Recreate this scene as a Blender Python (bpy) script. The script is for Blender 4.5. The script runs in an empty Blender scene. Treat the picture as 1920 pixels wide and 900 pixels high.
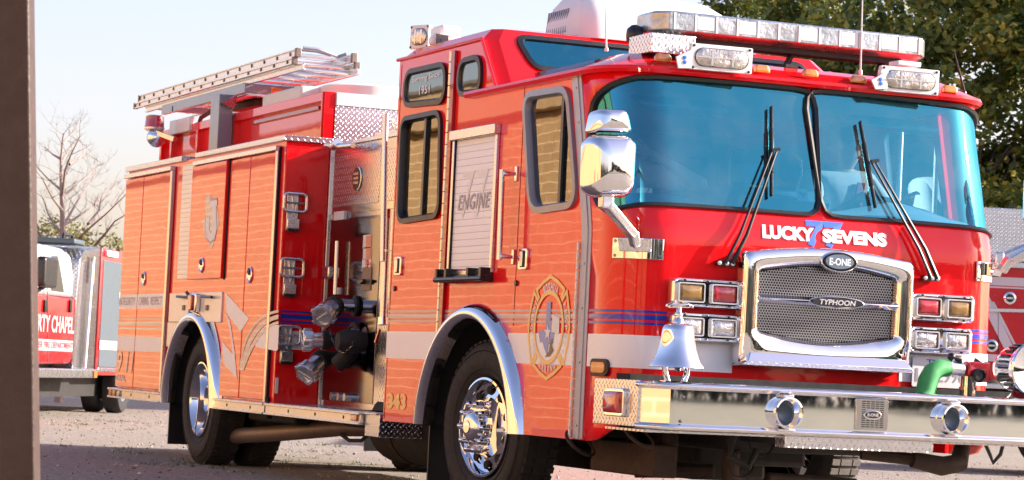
import bpy, bmesh, math, random
from math import sin, cos, pi, radians, sqrt, atan2
from mathutils import Vector, Matrix
from mathutils.geometry import delaunay_2d_cdt
random.seed(7)
SC = bpy.context.scene
COL = SC.collection

# ---------------------------------------------------------------- camera measurements (used for the camera and to survey real positions)
FOC, YAW, PITCH, ROLL = 5038.6, 0.3916, 0.0488, 0.0482
CAM = Vector((-6.092, -13.649, 0.881))
FWD = Vector((sin(YAW)*cos(PITCH), cos(YAW)*cos(PITCH), sin(PITCH)))
_r = Vector((cos(YAW), -sin(YAW), 0)); _u = _r.cross(FWD)
RGT = cos(ROLL)*_r + sin(ROLL)*_u
UPV = -sin(ROLL)*_r + cos(ROLL)*_u
def ray(x, y): return (RGT*(x-960) - UPV*(y-450) + FWD*FOC).normalized()
def S(x, y, X=0.0):          # survey: point of the side plane at distance X
    d = ray(x, y); return CAM + d*((X-CAM.x)/d.x)
def F(x, y, Y=-0.5):         # survey: point of a frontal plane
    d = ray(x, y); return CAM + d*((Y-CAM.y)/d.y)
def G(x, y, Z=0.0):
    d = ray(x, y); return CAM + d*((Z-CAM.z)/d.z)
def PLN(x, y, p0, n):
    d = ray(x, y); return CAM + d*((Vector(p0)-CAM).dot(Vector(n))/d.dot(Vector(n)))

# ---------------------------------------------------------------- mesh builder
class MB:
    def __init__(self): self.v = []; self.f = []; self.m = []
    def add(self, vs, fs, mi=0):
        o = len(self.v); self.v += [Vector(p) for p in vs]
        self.f += [tuple(i+o for i in f) for f in fs]; self.m += [mi]*len(fs); return self
    def box(self, a, b, mi=0):
        x0, x1 = sorted((a[0], b[0])); y0, y1 = sorted((a[1], b[1])); z0, z1 = sorted((a[2], b[2]))
        return self.add([(x0,y0,z0),(x1,y0,z0),(x1,y1,z0),(x0,y1,z0),(x0,y0,z1),(x1,y0,z1),(x1,y1,z1),(x0,y1,z1)],
            [(0,3,2,1),(4,5,6,7),(0,1,5,4),(1,2,6,5),(2,3,7,6),(3,0,4,7)], mi)
    def obox(self, c, ax, ay, az, mi=0):      # centre and three half-axis vectors
        c, ax, ay, az = Vector(c), Vector(ax), Vector(ay), Vector(az)
        vs = [c+ax*i+ay*j+az*k for k in (-1,1) for j in (-1,1) for i in (-1,1)]
        return self.add(vs, [(0,2,3,1),(4,5,7,6),(0,1,5,4),(1,3,7,5),(3,2,6,7),(2,0,4,6)], mi)
    def bar(self, p, q, w, h, up=(0,0,1), mi=0):
        p, q = Vector(p), Vector(q); d = (q-p); L = d.length; d.normalize()
        s = d.cross(Vector(up));
        if s.length < 1e-4: s = d.cross(Vector((1,0,0)))
        s.normalize(); u = s.cross(d)
        return self.obox((p+q)/2, d*L/2, s*w/2, u*h/2, mi)
    def tube(self, pts, r, n=10, cap=True, mi=0, closed=False):
        pts = [Vector(p) for p in pts]; N = len(pts)
        rs = r if isinstance(r, (list, tuple)) else [r]*N
        base = len(self.v); ref = None
        for i, p in enumerate(pts):
            if closed: t = pts[(i+1) % N]-pts[i-1]
            else: t = pts[min(i+1,N-1)]-pts[max(i-1,0)]
            t.normalize()
            if ref is None:
                ref = t.orthogonal().normalized()
            ref = (ref - t*ref.dot(t))
            ref = ref.normalized() if ref.length > 1e-6 else t.orthogonal().normalized()
            b = t.cross(ref)
            for k in range(n):
                a = 2*pi*k/n; self.v.append(p+(ref*cos(a)+b*sin(a))*rs[i])
        fs = []
        for i in range(N if closed else N-1):
            j = (i+1) % N
            for k in range(n):
                l = (k+1) % n
                fs.append((base+i*n+k, base+i*n+l, base+j*n+l, base+j*n+k))
        if cap and not closed:
            fs.append(tuple(base+k for k in reversed(range(n)))); fs.append(tuple(base+(N-1)*n+k for k in range(n)))
        self.f += fs; self.m += [mi]*len(fs); return self
    def lathe(self, prof, org, axis, n=32, mi=0, a0=0, a1=2*pi, ref=None):   # prof: (radius, distance along axis)
        axis = Vector(axis).normalized(); org = Vector(org)
        e = Vector(ref) if ref else axis.orthogonal()
        e = (e-axis*e.dot(axis)).normalized(); g = axis.cross(e)
        full = abs(a1-a0-2*pi) < 1e-6; m = n if full else n+1
        base = len(self.v)
        for (r, h) in prof:
            for k in range(m):
                a = a0+(a1-a0)*k/n; self.v.append(org+axis*h+(e*cos(a)+g*sin(a))*r)
        fs = []
        for i in range(len(prof)-1):
            for k in range(n):
                l = (k+1) % m
                fs.append((base+i*m+k, base+i*m+l, base+(i+1)*m+l, base+(i+1)*m+k))
        self.f += fs; self.m += [mi]*len(fs); return self
    def prism(self, poly, fmap, d0, d1, mi=0):   # fmap(u,v,d)
        n = len(poly)
        vs = [fmap(u, v, d0) for u, v in poly]+[fmap(u, v, d1) for u, v in poly]
        return self.add(vs, [tuple(range(n)), tuple(range(2*n-1, n-1, -1))]+[(i, i+n, (i+1) % n+n, (i+1) % n) for i in range(n)], mi)
    def loft(self, rings, closed=True, cap=True, mi=0):
        n = len(rings[0]); base = len(self.v)
        for r in rings: self.v += [Vector(p) for p in r]
        fs = []
        for i in range(len(rings)-1):
            for k in range(n if closed else n-1):
                l = (k+1) % n
                fs.append((base+i*n+k, base+i*n+l, base+(i+1)*n+l, base+(i+1)*n+k))
        if cap: fs.append(tuple(base+k for k in reversed(range(n)))); fs.append(tuple(base+(len(rings)-1)*n+k for k in range(n)))
        self.f += fs; self.m += [mi]*len(fs); return self

def inpoly(p, poly):
    x, y = p; c = False; n = len(poly)
    for i in range(n):
        x1, y1 = poly[i]; x2, y2 = poly[i-1]
        if (y1 > y) != (y2 > y) and x < (x2-x1)*(y-y1)/(y2-y1)+x1: c = not c
    return c
def sheet(mb, outline, fmap, holes=(), extra=(), mi=0):
    """flat or curved sheet with holes: 2D constrained triangulation mapped by fmap(u,v)"""
    vs = []; ed = []
    for poly in [outline]+list(holes):
        o = len(vs); n = len(poly); vs += [Vector(p) for p in poly]; ed += [(o+i, o+(i+1) % n) for i in range(n)]
    for p in extra:
        if inpoly(p, outline) and not any(inpoly(p, h) for h in holes): vs.append(Vector(p))
    r = delaunay_2d_cdt(vs, ed, [], 0, 1e-5)
    V, T = r[0], r[2]; keep = []
    for t in T:
        c = (sum(V[i].x for i in t)/3, sum(V[i].y for i in t)/3)
        if inpoly(c, outline) and not any(inpoly(c, h) for h in holes): keep.append(tuple(t))
    used = sorted({i for t in keep for i in t}); mp = {k: i for i, k in enumerate(used)}
    return mb.add([fmap(V[i].x, V[i].y) for i in used], [tuple(mp[i] for i in t) for t in keep], mi)
def grid(u0, u1, v0, v1, nu, nv): return [(u0+(u1-u0)*i/nu, v0+(v1-v0)*j/nv) for i in range(nu+1) for j in range(nv+1)]
def rrect(u0, u1, v0, v1, r, n=6):
    rs = r if isinstance(r, (list, tuple)) else [r]*4       # bl, br, tr, tl
    out = []
    for (cx, cy, a, q) in ((u0+rs[0], v0+rs[0], pi, rs[0]), (u1-rs[1], v0+rs[1], 1.5*pi, rs[1]), (u1-rs[2], v1-rs[2], 0, rs[2]), (u0+rs[3], v1-rs[3], .5*pi, rs[3])):
        for k in range(n+1):
            t = a+.5*pi*k/n; out.append((cx+q*cos(t), cy+q*sin(t)))
    return out
def rquad(pts, r, n=6):
    """quad (or polygon) with rounded corners, counter-clockwise"""
    out = []; N = len(pts); rs = r if isinstance(r, (list, tuple)) else [r]*N
    for i in range(N):
        p = Vector(pts[i]); a = (Vector(pts[i-1])-p); b = (Vector(pts[(i+1) % N])-p); la, lb = a.length, b.length
        a.normalize(); b.normalize(); d = min(rs[i], la*.48, lb*.48)
        p0, p2 = p+a*d, p+b*d
        for k in range(n+1):
            t = k/n; q = p0*(1-t)**2+p*2*t*(1-t)+p2*t*t; out.append((q.x, q.y))
    return out
def offset(poly, d):
    """offset a counter-clockwise polygon outward by d"""
    out = []; n = len(poly)
    for i in range(n):
        p0, p, p1 = Vector(poly[i-1]), Vector(poly[i]), Vector(poly[(i+1) % n])
        e0 = (p-p0); e1 = (p1-p)
        if e0.length < 1e-7: e0 = e1
        if e1.length < 1e-7: e1 = e0
        n0 = Vector((e0.y, -e0.x)).normalized(); n1 = Vector((e1.y, -e1.x)).normalized()
        m = (n0+n1); m = m/max(m.length_squared, .6)*2*1.0 if m.length > 1e-6 else n0
        q = p+m*d*.5*1.0 if False else p+(n0+n1)/max(1+n0.dot(n1), .35)*d
        out.append((q.x, q.y))
    return out

def build(name, mb, mats, parent=None, smooth=35, bevel=0, solid=0, seg=2, flip=True, face=None):
    me = bpy.data.meshes.new(name)
    me.from_pydata([tuple(p) for p in mb.v], [], mb.f)
    if not isinstance(mats, (list, tuple)): mats = [mats]
    for m in mats: me.materials.append(m)
    if len(mats) > 1: me.polygons.foreach_set('material_index', mb.m)
    if flip:
        bm = bmesh.new(); bm.from_mesh(me)
        bmesh.ops.recalc_face_normals(bm, faces=bm.faces[:]); bm.to_mesh(me); bm.free()
    if face is not None:
        bm = bmesh.new(); bm.from_mesh(me)
        bmesh.ops.recalc_face_normals(bm, faces=bm.faces[:]); n = sum((f.normal*f.calc_area() for f in bm.faces), Vector())
        if n.dot(Vector(face)) < 0: bmesh.ops.reverse_faces(bm, faces=bm.faces[:])
        bm.to_mesh(me); bm.free()
    uv = me.uv_layers.new(name='UVMap').data; vv = me.vertices
    for p in me.polygons:
        n = p.normal; a = max(range(3), key=lambda k: abs(n[k]))
        for li in p.loop_indices:
            c = vv[me.loops[li].vertex_index].co
            uv[li].uv = (c.y, c.z) if a == 0 else ((c.x, c.z) if a == 1 else (c.y, c.x))
    if smooth:
        me.shade_smooth(); me.set_sharp_from_angle(angle=radians(smooth))
    o = bpy.data.objects.new(name, me); COL.objects.link(o)
    if parent is not None: adopt(o, parent)
    if bevel:
        b = o.modifiers.new('bevel', 'BEVEL'); b.width = bevel; b.segments = seg; b.limit_method = 'ANGLE'; b.angle_limit = radians(40); b.harden_normals = False
    if solid:
        s = o.modifiers.new('thickness', 'SOLIDIFY'); s.thickness = abs(solid); s.offset = -1 if solid > 0 else 1
    return o
def islands(mb):
    par = list(range(len(mb.v)))
    def find(i):
        while par[i] != i: par[i] = par[par[i]]; i = par[i]
        return i
    for f in mb.f:
        a = find(f[0])
        for i in f[1:]: par[find(i)] = a
    gs = {}
    for f in mb.f: gs.setdefault(find(f[0]), []).append(f)
    out = []
    for fs in gs.values():
        ix = sorted({i for f in fs for i in f}); mp = {k: i for i, k in enumerate(ix)}; m = MB()
        m.v = [mb.v[i] for i in ix]; m.f = [tuple(mp[i] for i in f) for f in fs]; m.m = [0]*len(fs); out.append(m)
    return out
def build_each(name, mb, mat, parent=None, **k):
    return [build(name, m, mat, parent, **k) for m in islands(mb)]
def adopt(o, parent):
    o.parent = parent; m = Matrix.Identity(4); p = parent
    m = world_of(parent)
    o.matrix_parent_inverse = m.inverted()
def world_of(o):
    m = o.matrix_basis.copy()
    if o.parent: m = world_of(o.parent) @ o.matrix_parent_inverse @ m
    return m
def tag(o, label=None, cat=None, group=None, kind=None):
    if label: o['label'] = label
    if cat: o['category'] = cat
    if group: o['group'] = group
    if kind: o['kind'] = kind
    return o
def thing(name, label, cat, loc=(0,0,0), group=None):
    o = bpy.data.objects.new(name, None); COL.objects.link(o); o.location = loc; o.empty_display_size = .3
    return tag(o, label, cat, group)
def lettering(name, body, fmap, w, h, mat, parent, fat=0.0, shear=0.0, label=None, space=1.0):
    """text turned into a mesh and laid on a surface by fmap(u,v), u in 0..w, v in 0..h"""
    cu = bpy.data.curves.new('lettering', 'FONT'); cu.body = body; cu.size = 1; cu.offset = fat; cu.shear = shear; cu.resolution_u = 3; cu.space_character = space
    t = bpy.data.objects.new('lettering', cu); COL.objects.link(t)
    dg = bpy.context.evaluated_depsgraph_get(); dg.update()
    me = bpy.data.meshes.new_from_object(t.evaluated_get(dg)); bpy.data.objects.remove(t)
    xs = [v.co.x for v in me.vertices]; ys = [v.co.y for v in me.vertices]
    x0, x1, y0, y1 = min(xs), max(xs), min(ys), max(ys)
    mb = MB(); mb.add([fmap((v.co.x-x0)/(x1-x0)*w, (v.co.y-y0)/(y1-y0)*h) for v in me.vertices], [tuple(p.vertices) for p in me.polygons])
    bpy.data.meshes.remove(me)
    o = build(name, mb, mat, parent, smooth=0, flip=False)
    if label: o['label'] = label
    return o

# ---------------------------------------------------------------- materials
def NT(name):
    m = bpy.data.materials.new(name); m.use_nodes = True; nt = m.node_tree
    for n in list(nt.nodes): nt.nodes.remove(n)
    out = nt.nodes.new('ShaderNodeOutputMaterial'); return m, nt, out
class E:
    """tiny expression helper for shader maths"""
    def __init__(s, nt, sock): s.nt = nt; s.k = sock
    def op(s, o, b=None, c=None):
        n = s.nt.nodes.new('ShaderNodeMath'); n.operation = o
        s.nt.links.new(s.k, n.inputs[0])
        for i, x in ((1, b), (2, c)):
            if x is None: continue
            if isinstance(x, E): s.nt.links.new(x.k, n.inputs[i])
            else: n.inputs[i].default_value = x
        return E(s.nt, n.outputs[0])
    def __add__(s, o): return s.op('ADD', o)
    def __sub__(s, o): return s.op('SUBTRACT', o)
    def __mul__(s, o): return s.op('MULTIPLY', o)
    def __truediv__(s, o): return s.op('DIVIDE', o)
def uvxy(nt):
    t = nt.nodes.new('ShaderNodeUVMap'); t.uv_map = 'UVMap'
    sp = nt.nodes.new('ShaderNodeSeparateXYZ'); nt.links.new(t.outputs[0], sp.inputs[0])
    return E(nt, sp.outputs[0]), E(nt, sp.outputs[1]), t
def noise(nt, scale, detail=2, rough=.5, vec=None, sc3=None):
    n = nt.nodes.new('ShaderNodeTexNoise'); n.inputs['Scale'].default_value = scale; n.inputs['Detail'].default_value = detail; n.inputs['Roughness'].default_value = rough
    if vec is None:
        g = nt.nodes.new('ShaderNodeNewGeometry'); vec = g.outputs['Position']
    if sc3:
        mp = nt.nodes.new('ShaderNodeMapping'); mp.inputs['Scale'].default_value = sc3; nt.links.new(vec, mp.inputs[0]); vec = mp.outputs[0]
    nt.links.new(vec, n.inputs['Vector']); return n
def mixcol(nt, fac, a, b):
    n = nt.nodes.new('ShaderNodeMix'); n.data_type = 'RGBA'
    if isinstance(fac, (int, float)): n.inputs[0].default_value = fac
    else: nt.links.new(fac.k if isinstance(fac, E) else fac, n.inputs[0])
    for i, x in ((6, a), (7, b)):
        if isinstance(x, (tuple, list)): n.inputs[i].default_value = (*x, 1) if len(x) == 3 else x
        else: nt.links.new(x, n.inputs[i])
    return n.outputs[2]
def ramp(nt, fac, stops):
    n = nt.nodes.new('ShaderNodeValToRGB'); nt.links.new(fac.k if isinstance(fac, E) else fac, n.inputs[0])
    el = n.color_ramp.elements
    while len(el) < len(stops): el.new(.5)
    for e, (p, c) in zip(el, stops): e.position = p; e.color = (*c, 1)
    return n.outputs[0]
def principled(nt, out, base, rough=.5, metal=0, **kw):
    p = nt.nodes.new('ShaderNodeBsdfPrincipled')
    if isinstance(base, (tuple, list)): p.inputs['Base Color'].default_value = (*base, 1)
    else: nt.links.new(base, p.inputs['Base Color'])
    p.inputs['Roughness'].default_value = rough; p.inputs['Metallic'].default_value = metal
    for k, v in kw.items():
        k = k.replace('_', ' ')
        if k == 'Coat Tint' or k == 'Emission Color': v = (*v, 1)
        p.inputs[k].default_value = v
    nt.links.new(p.outputs[0], out.inputs[0]); return p
def bump(nt, p, height, dist, strength=1, coat=True):
    b = nt.nodes.new('ShaderNodeBump'); b.inputs['Strength'].default_value = strength; b.inputs['Distance'].default_value = dist
    nt.links.new(height.k if isinstance(height, E) else height, b.inputs['Height'])
    nt.links.new(b.outputs[0], p.inputs['Normal'])
    if coat: nt.links.new(b.outputs[0], p.inputs['Coat Normal'])
    return b
def wavy(nt, amp):
    """slightly uneven sheet metal: long soft waves plus orange peel"""
    a = noise(nt, 1.0, 2, .55, sc3=(1.6, 1.6, 5.0)); b = noise(nt, 26, 1, .5)
    return (E(nt, a.outputs[0])*amp)+(E(nt, b.outputs[0])*(amp*.016))
def paint(name, base, rough=.28, cior=1.45, amp=.00026, dirt=.0):
    m, nt, out = NT(name)
    n = noise(nt, 3.0, 5, .6)
    col = mixcol(nt, (E(nt, n.outputs[0])*.16), base, tuple(min(1, c*.75+.004) for c in base))
    p = principled(nt, out, col, rough, Coat_Weight=1.0, Coat_Roughness=.012, Coat_IOR=cior, Specular_IOR_Level=.08)
    bump(nt, p, wavy(nt, 1.0), amp); return m
def plain(name, base, rough=.5, metal=0, var=.15, vscale=8, bmp=0, bscale=60, **kw):
    m, nt, out = NT(name); n = noise(nt, vscale, 4, .6)
    col = mixcol(nt, E(nt, n.outputs[0])*1.0, tuple(c*(1-var) for c in base), tuple(min(1, c*(1+var)) for c in base))
    p = principled(nt, out, col, rough, metal, **kw)
    rn = noise(nt, vscale*2.3, 3, .6)
    mr = nt.nodes.new('ShaderNodeMapRange'); nt.links.new(rn.outputs[0], mr.inputs[0]); mr.inputs[3].default_value = rough*.8; mr.inputs[4].default_value = min(1, rough*1.25)
    nt.links.new(mr.outputs[0], p.inputs['Roughness'])
    if bmp: bump(nt, p, noise(nt, bscale, 3).outputs[0], bmp, coat=False)
    return m
M = {}
M['red'] = paint('red_paint', (.93, .006, .010))
M['dark_red'] = paint('dark_red_paint', (.40, .004, .010), amp=.0004)
M['white'] = plain('white_vinyl', (.93, .94, .95), .4, 0, .03, Coat_Weight=.15, Coat_Roughness=.05)
M['cream'] = plain('cream_enamel', (.88, .83, .74), .32, Coat_Weight=.6, Coat_Roughness=.06)
M['blue'] = paint('blue_vinyl', (.012, .05, .45), cior=1.5)
M['lav'] = paint('grey_vinyl', (.40, .36, .46), cior=1.45)
M['gold'] = plain('gold_leaf', (.95, .58, .16), .35, 0, .08, Coat_Weight=.3, Coat_Roughness=.05)
M['letterwhite'] = plain('white_lettering', (.80, .80, .80), .35, 0, .05)
M['lettergrey'] = plain('grey_lettering', (.36, .32, .36), .35, 0, .1)
M['letterblue'] = plain('blue_lettering', (.02, .13, .60), .35, 0, .08, Coat_Weight=.6, Coat_Roughness=.05)
M['letterblack'] = plain('black_lettering', (.02, .02, .022), .4, 0, .1)
M['letterred'] = plain('red_lettering', (.45, .03, .05), .4, 0, .1)
M['platewhite'] = plain('plate_enamel', (.72, .74, .76), .35, 0, .05)
M['whitemetal'] = plain('white_enamel', (.78, .78, .78), .35, 0, .06, Coat_Weight=.5, Coat_Roughness=.08)
M['fibreglass'] = plain('white_fibreglass', (.74, .75, .76), .42, 0, .05)
M['drum'] = plain('white_plastic', (.72, .70, .66), .5, 0, .08)
M['chrome'] = plain('chrome', (.84, .84, .86), .022, 1, .02)
M['satin'] = plain('satin_aluminium', (.70, .70, .71), .27, 1, .08, 5)
M['brushed'] = plain('brushed_steel', (.62, .61, .60), .16, 1, .08, 6)
M['steel_panel'] = plain('polished_steel_panel', (.20, .19, .20), .10, 1, .15, 4)
M['grey'] = plain('grey_enamel', (.23, .24, .29), .35, 0, .08, Coat_Weight=.5, Coat_Roughness=.08)
M['ladder'] = plain('ladder_aluminium', (.80, .79, .76), .36, 1, .08, 9)
M['strip'] = plain('anodised_strip', (.42, .44, .52), .42, .35, .06)
M['tread'] = plain('sunlit_dusty_tread', (.17, .155, .14), .9, 0, .45, 9, .002, 60)  # dust tone lightened to stand for sunlight on the far front tyre
M['throat'] = plain('horn_throat', (.06, .085, .11), .35, .4, .1)
M['skyback'] = plain('sky_tinted_board', (.40, .48, .52), .5, 0, .06)  # pale board tinted to stand for sky reflected in the small windows
M['black'] = plain('black_enamel', (.012, .012, .014), .28, 0, .2)
M['gasket'] = plain('black_rubber_gasket', (.016, .016, .018), .38, 0, .2)
M['rubber'] = plain('tyre_rubber', (.020, .019, .019), .75, 0, .25, 12, .002, 90)
M['dark'] = plain('chassis_black', (.014, .013, .013), .7, 0, .4, 6, .002, 30)
M['rust'] = plain('rusty_steel', (.045, .027, .020), .75, .2, .5, 14, .001, 60)
M['exhaust'] = plain('exhaust_steel', (.22, .17, .15), .5, .6, .25, 10)
M['hole'] = plain('dark_opening', (.006, .006, .006), .8, 0, .1)
M['interior'] = plain('grey_vinyl_trim', (.26, .27, .28), .6, 0, .12)
M['dash'] = plain('dash_vinyl', (.42, .44, .46), .5, 0, .1)
M['seat'] = plain('seat_cloth', (.10, .11, .13), .9, 0, .2)
M['skin'] = plain('skin', (.52, .31, .22), .5, 0, .06, 20, Subsurface_Weight=.1)
M['shirt'] = plain('white_cotton', (.62, .62, .62), .8, 0, .06, 12, .001, 60)
M['navy'] = plain('navy_cotton', (.02, .03, .06), .85, 0, .15)
M['hair'] = plain('dark_hair', (.022, .016, .012), .6, 0, .3, 60, .002, 160)
M['strap'] = plain('red_webbing', (.40, .03, .05), .7, 0, .1)
M['hose'] = plain('green_hose_jacket', (.05, .34, .10), .6, 0, .18, 30, .0015, 220)
M['nozzlered'] = plain('red_anodised', (.70, .012, .03), .22, .3, .1, Coat_Weight=1, Coat_Roughness=.05)
M['sticker'] = plain('orange_label', (.75, .30, .16), .5, 0, .1)
M['post'] = plain('brown_painted_steel', (.050, .030, .024), .5, 0, .45, 14, .003, 45)
M['rubrail'] = plain('rubrail_aluminium', (.80, .76, .70), .30, .85, .08, 6)

def lensmat(name, tint, rough=.05, rib=90):
    m, nt, out = NT(name); u, v, _ = uvxy(nt)
    w = (u*rib).op('SINE')*.5+(v*rib).op('SINE')*.5
    n = noise(nt, 25, 3)
    col = mixcol(nt, E(nt, n.outputs[0]), tuple(c*.55 for c in tint), tint)
    p = principled(nt, out, col, rough, 0, Coat_Weight=1, Coat_Roughness=.02, Coat_IOR=1.7)
    b = bump(nt, p, w, .0015, .8, coat=False); return m
M['amber'] = lensmat('amber_lens', (.80, .24, .012))
M['ambergold'] = lensmat('gold_reflector', (.36, .20, .035))
M['redlens'] = lensmat('red_lens', (.62, .008, .03))
def headmat(name, a, b, rough=.12, sc=14):
    m, nt, out = NT(name); n = noise(nt, sc, 4, .65)
    col = ramp(nt, n.outputs[0], [(.35, a), (.65, b)])
    p = principled(nt, out, col, rough, .75, Coat_Weight=1, Coat_Roughness=.01)
    bump(nt, p, n.outputs[0], .02, .7, coat=False); return m
M['headlamp'] = headmat('headlamp_reflector', (.38, .37, .36), (.85, .84, .82))
M['floodlens'] = headmat('flood_reflector', (.42, .38, .33), (.86, .80, .72), .15, 18)
M['barlens'] = headmat('clear_bar_lens', (.30, .33, .34), (.52, .55, .56), .3, 9)

def diamond(name, base=(.78, .78, .79), cell=.03, rough=.22):
    m, nt, out = NT(name); u, v, _ = uvxy(nt)
    a = (u+v)*(.7071/cell); b = (u-v)*(.7071/cell)
    par = (a.op('FLOOR')+b.op('FLOOR')).op('FLOORED_MODULO', 2.0)
    qa = a.op('FRACT')-.5; qb = b.op('FRACT')-.5
    def ell(x, y): return (x/.46).op('POWER', 2.0)+(y/.15).op('POWER', 2.0)
    qa = qa.op('ABSOLUTE'); qb = qb.op('ABSOLUTE')
    d = ell(qa, qb)*par+ell(qb, qa)*((par*-1.0)+1.0)
    h = d.op('MULTIPLY', -1.0)+1.0
    h = h.op('MAXIMUM', 0.0).op('SQRT')
    n = noise(nt, 7, 3)
    col = mixcol(nt, E(nt, n.outputs[0]), tuple(c*.86 for c in base), base)
    p = principled(nt, out, col, rough, 1.0)
    bump(nt, p, h, .010, 1.0, coat=False); return m
M['plate'] = diamond('tread_plate')
M['plate3'] = diamond('grey_tread_plate', (.42, .42, .44), .04)  # darker grey than the engine's tread plate
M['plate2'] = diamond('fine_tread_plate', cell=.036)

def glass(name, tint, refl, ior, base=.1, dust=0):
    m, nt, out = NT(name)
    tr = nt.nodes.new('ShaderNodeBsdfTransparent'); tr.inputs[0].default_value = (*tint, 1)
    gl = nt.nodes.new('ShaderNodeBsdfGlossy'); gl.inputs[0].default_value = (*refl, 1); gl.inputs[1].default_value = .012
    fr = nt.nodes.new('ShaderNodeFresnel'); fr.inputs[0].default_value = ior
    f = (E(nt, fr.outputs[0])+base).op('MINIMUM', 1.0)
    n = noise(nt, 2.2, 2); b = nt.nodes.new('ShaderNodeBump'); b.inputs['Strength'].default_value = 1; b.inputs['Distance'].default_value = .0005
    nt.links.new(n.outputs[0], b.inputs['Height']); nt.links.new(b.outputs[0], gl.inputs['Normal'])
    mx = nt.nodes.new('ShaderNodeMixShader'); nt.links.new(f.k, mx.inputs[0]); nt.links.new(tr.outputs[0], mx.inputs[1]); nt.links.new(gl.outputs[0], mx.inputs[2])
    if dust:
        d1 = noise(nt, 1.7, 5, .65); d2 = noise(nt, 60, 2, .5)
        df = nt.nodes.new('ShaderNodeBsdfDiffuse'); df.inputs[0].default_value = (.6, .62, .62, 1); m2 = nt.nodes.new('ShaderNodeMixShader')
        nt.links.new((((E(nt, d1.outputs[0])-.42).op('MAXIMUM', 0.0)*dust)+(E(nt, d2.outputs[0])-.62).op('MAXIMUM', 0.0)*dust).k, m2.inputs[0]); nt.links.new(mx.outputs[0], m2.inputs[1]); nt.links.new(df.outputs[0], m2.inputs[2]); mx = m2
    nt.links.new(mx.outputs[0], out.inputs[0]); return m
M['glass'] = glass('windscreen_glass', (.52, .82, 1.0), (.12, .82, 1.0), 1.8, .22, .22)
M['sideglass'] = glass('tinted_side_glass', (.58, .64, .66), (.95, .96, .90), 1.85, .07)
M['truckglass'] = glass('truck_window_glass', (.25, .32, .36), (.9, .95, 1), 1.8, .1)

def perforated(name):
    m, nt, out = NT(name); u, v, _ = uvxy(nt)
    cw, ch = .0165, .0143
    row = (v/ch).op('FLOOR'); sh = row.op('FLOORED_MODULO', 2.0)*.5
    a = ((u/cw)+sh).op('FRACT')-.5; b = (v/ch).op('FRACT')-.5
    d = ((a*cw).op('POWER', 2.0)+(b*ch).op('POWER', 2.0)).op('SQRT')
    hole = d.op('LESS_THAN', .0064)
    p = nt.nodes.new('ShaderNodeBsdfPrincipled'); p.inputs['Base Color'].default_value = (.34, .34, .35, 1); p.inputs['Metallic'].default_value = 1; p.inputs['Roughness'].default_value = .32
    tr = nt.nodes.new('ShaderNodeBsdfTransparent'); mx = nt.nodes.new('ShaderNodeMixShader')
    nt.links.new(hole.k, mx.inputs[0]); nt.links.new(p.outputs[0], mx.inputs[1]); nt.links.new(tr.outputs[0], mx.inputs[2]); nt.links.new(mx.outputs[0], out.inputs[0]); return m
M['mesh'] = perforated('perforated_grille')
def slats(name, base, pitch, rough=.35, metal=.4):
    m, nt, out = NT(name); u, v, _ = uvxy(nt)
    f = (v/pitch).op('FRACT'); g = f.op('LESS_THAN', .07)
    n = noise(nt, 5, 3)
    c0 = mixcol(nt, E(nt, n.outputs[0]), tuple(c*.92 for c in base), base)
    col = mixcol(nt, g, c0, tuple(c*.55 for c in base))
    p = principled(nt, out, col, rough, metal, Coat_Weight=.4, Coat_Roughness=.1)
    bump(nt, p, (f-.5).op('ABSOLUTE').op('POWER', 6.0)*-30.0, .004, 1, coat=False); return m
M['shutter'] = slats('shutter_slats', (.88, .90, .97), .042, .4, 0)
M['creamslats'] = slats('cream_shutter_slats', (.93, .86, .76), .04, .4, .2)
def brick(name):
    m, nt, out = NT(name); _, _, t = uvxy(nt)
    b = nt.nodes.new('ShaderNodeTexBrick'); nt.links.new(t.outputs[0], b.inputs[0])
    b.inputs['Scale'].default_value = 1; b.inputs['Brick Width'].default_value = .62; b.inputs['Row Height'].default_value = .165; b.inputs['Mortar Size'].default_value = .009; b.inputs['Mortar Smooth'].default_value = .2
    b.inputs['Color1'].default_value = (.37, .225, .095, 1); b.inputs['Color2'].default_value = (.325, .195, .082, 1); b.inputs['Mortar'].default_value = (.64, .46, .27, 1)
    n = noise(nt, 1.2, 5, .6); col = mixcol(nt, E(nt, n.outputs[0])*.3, b.outputs[0], (.30, .17, .09))
    p = principled(nt, out, col, .85)
    bump(nt, p, b.outputs[1], .01, -.6, coat=False); return m
M['brick'] = brick('tan_block_wall')
def ribs(name, base, pitch):
    m, nt, out = NT(name); u, v, _ = uvxy(nt)
    f = (u/pitch).op('FRACT'); g = f.op('LESS_THAN', .16)
    col = mixcol(nt, g, base, tuple(c*1.25 for c in base))
    p = principled(nt, out, col, .5, .1); bump(nt, p, g, .03, 1, coat=False); return m
M['fascia'] = ribs('ribbed_metal_fascia', (.37, .235, .115), .3)
M['louver'] = ribs('louvered_fibreglass', (.60, .62, .64), .03)
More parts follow.
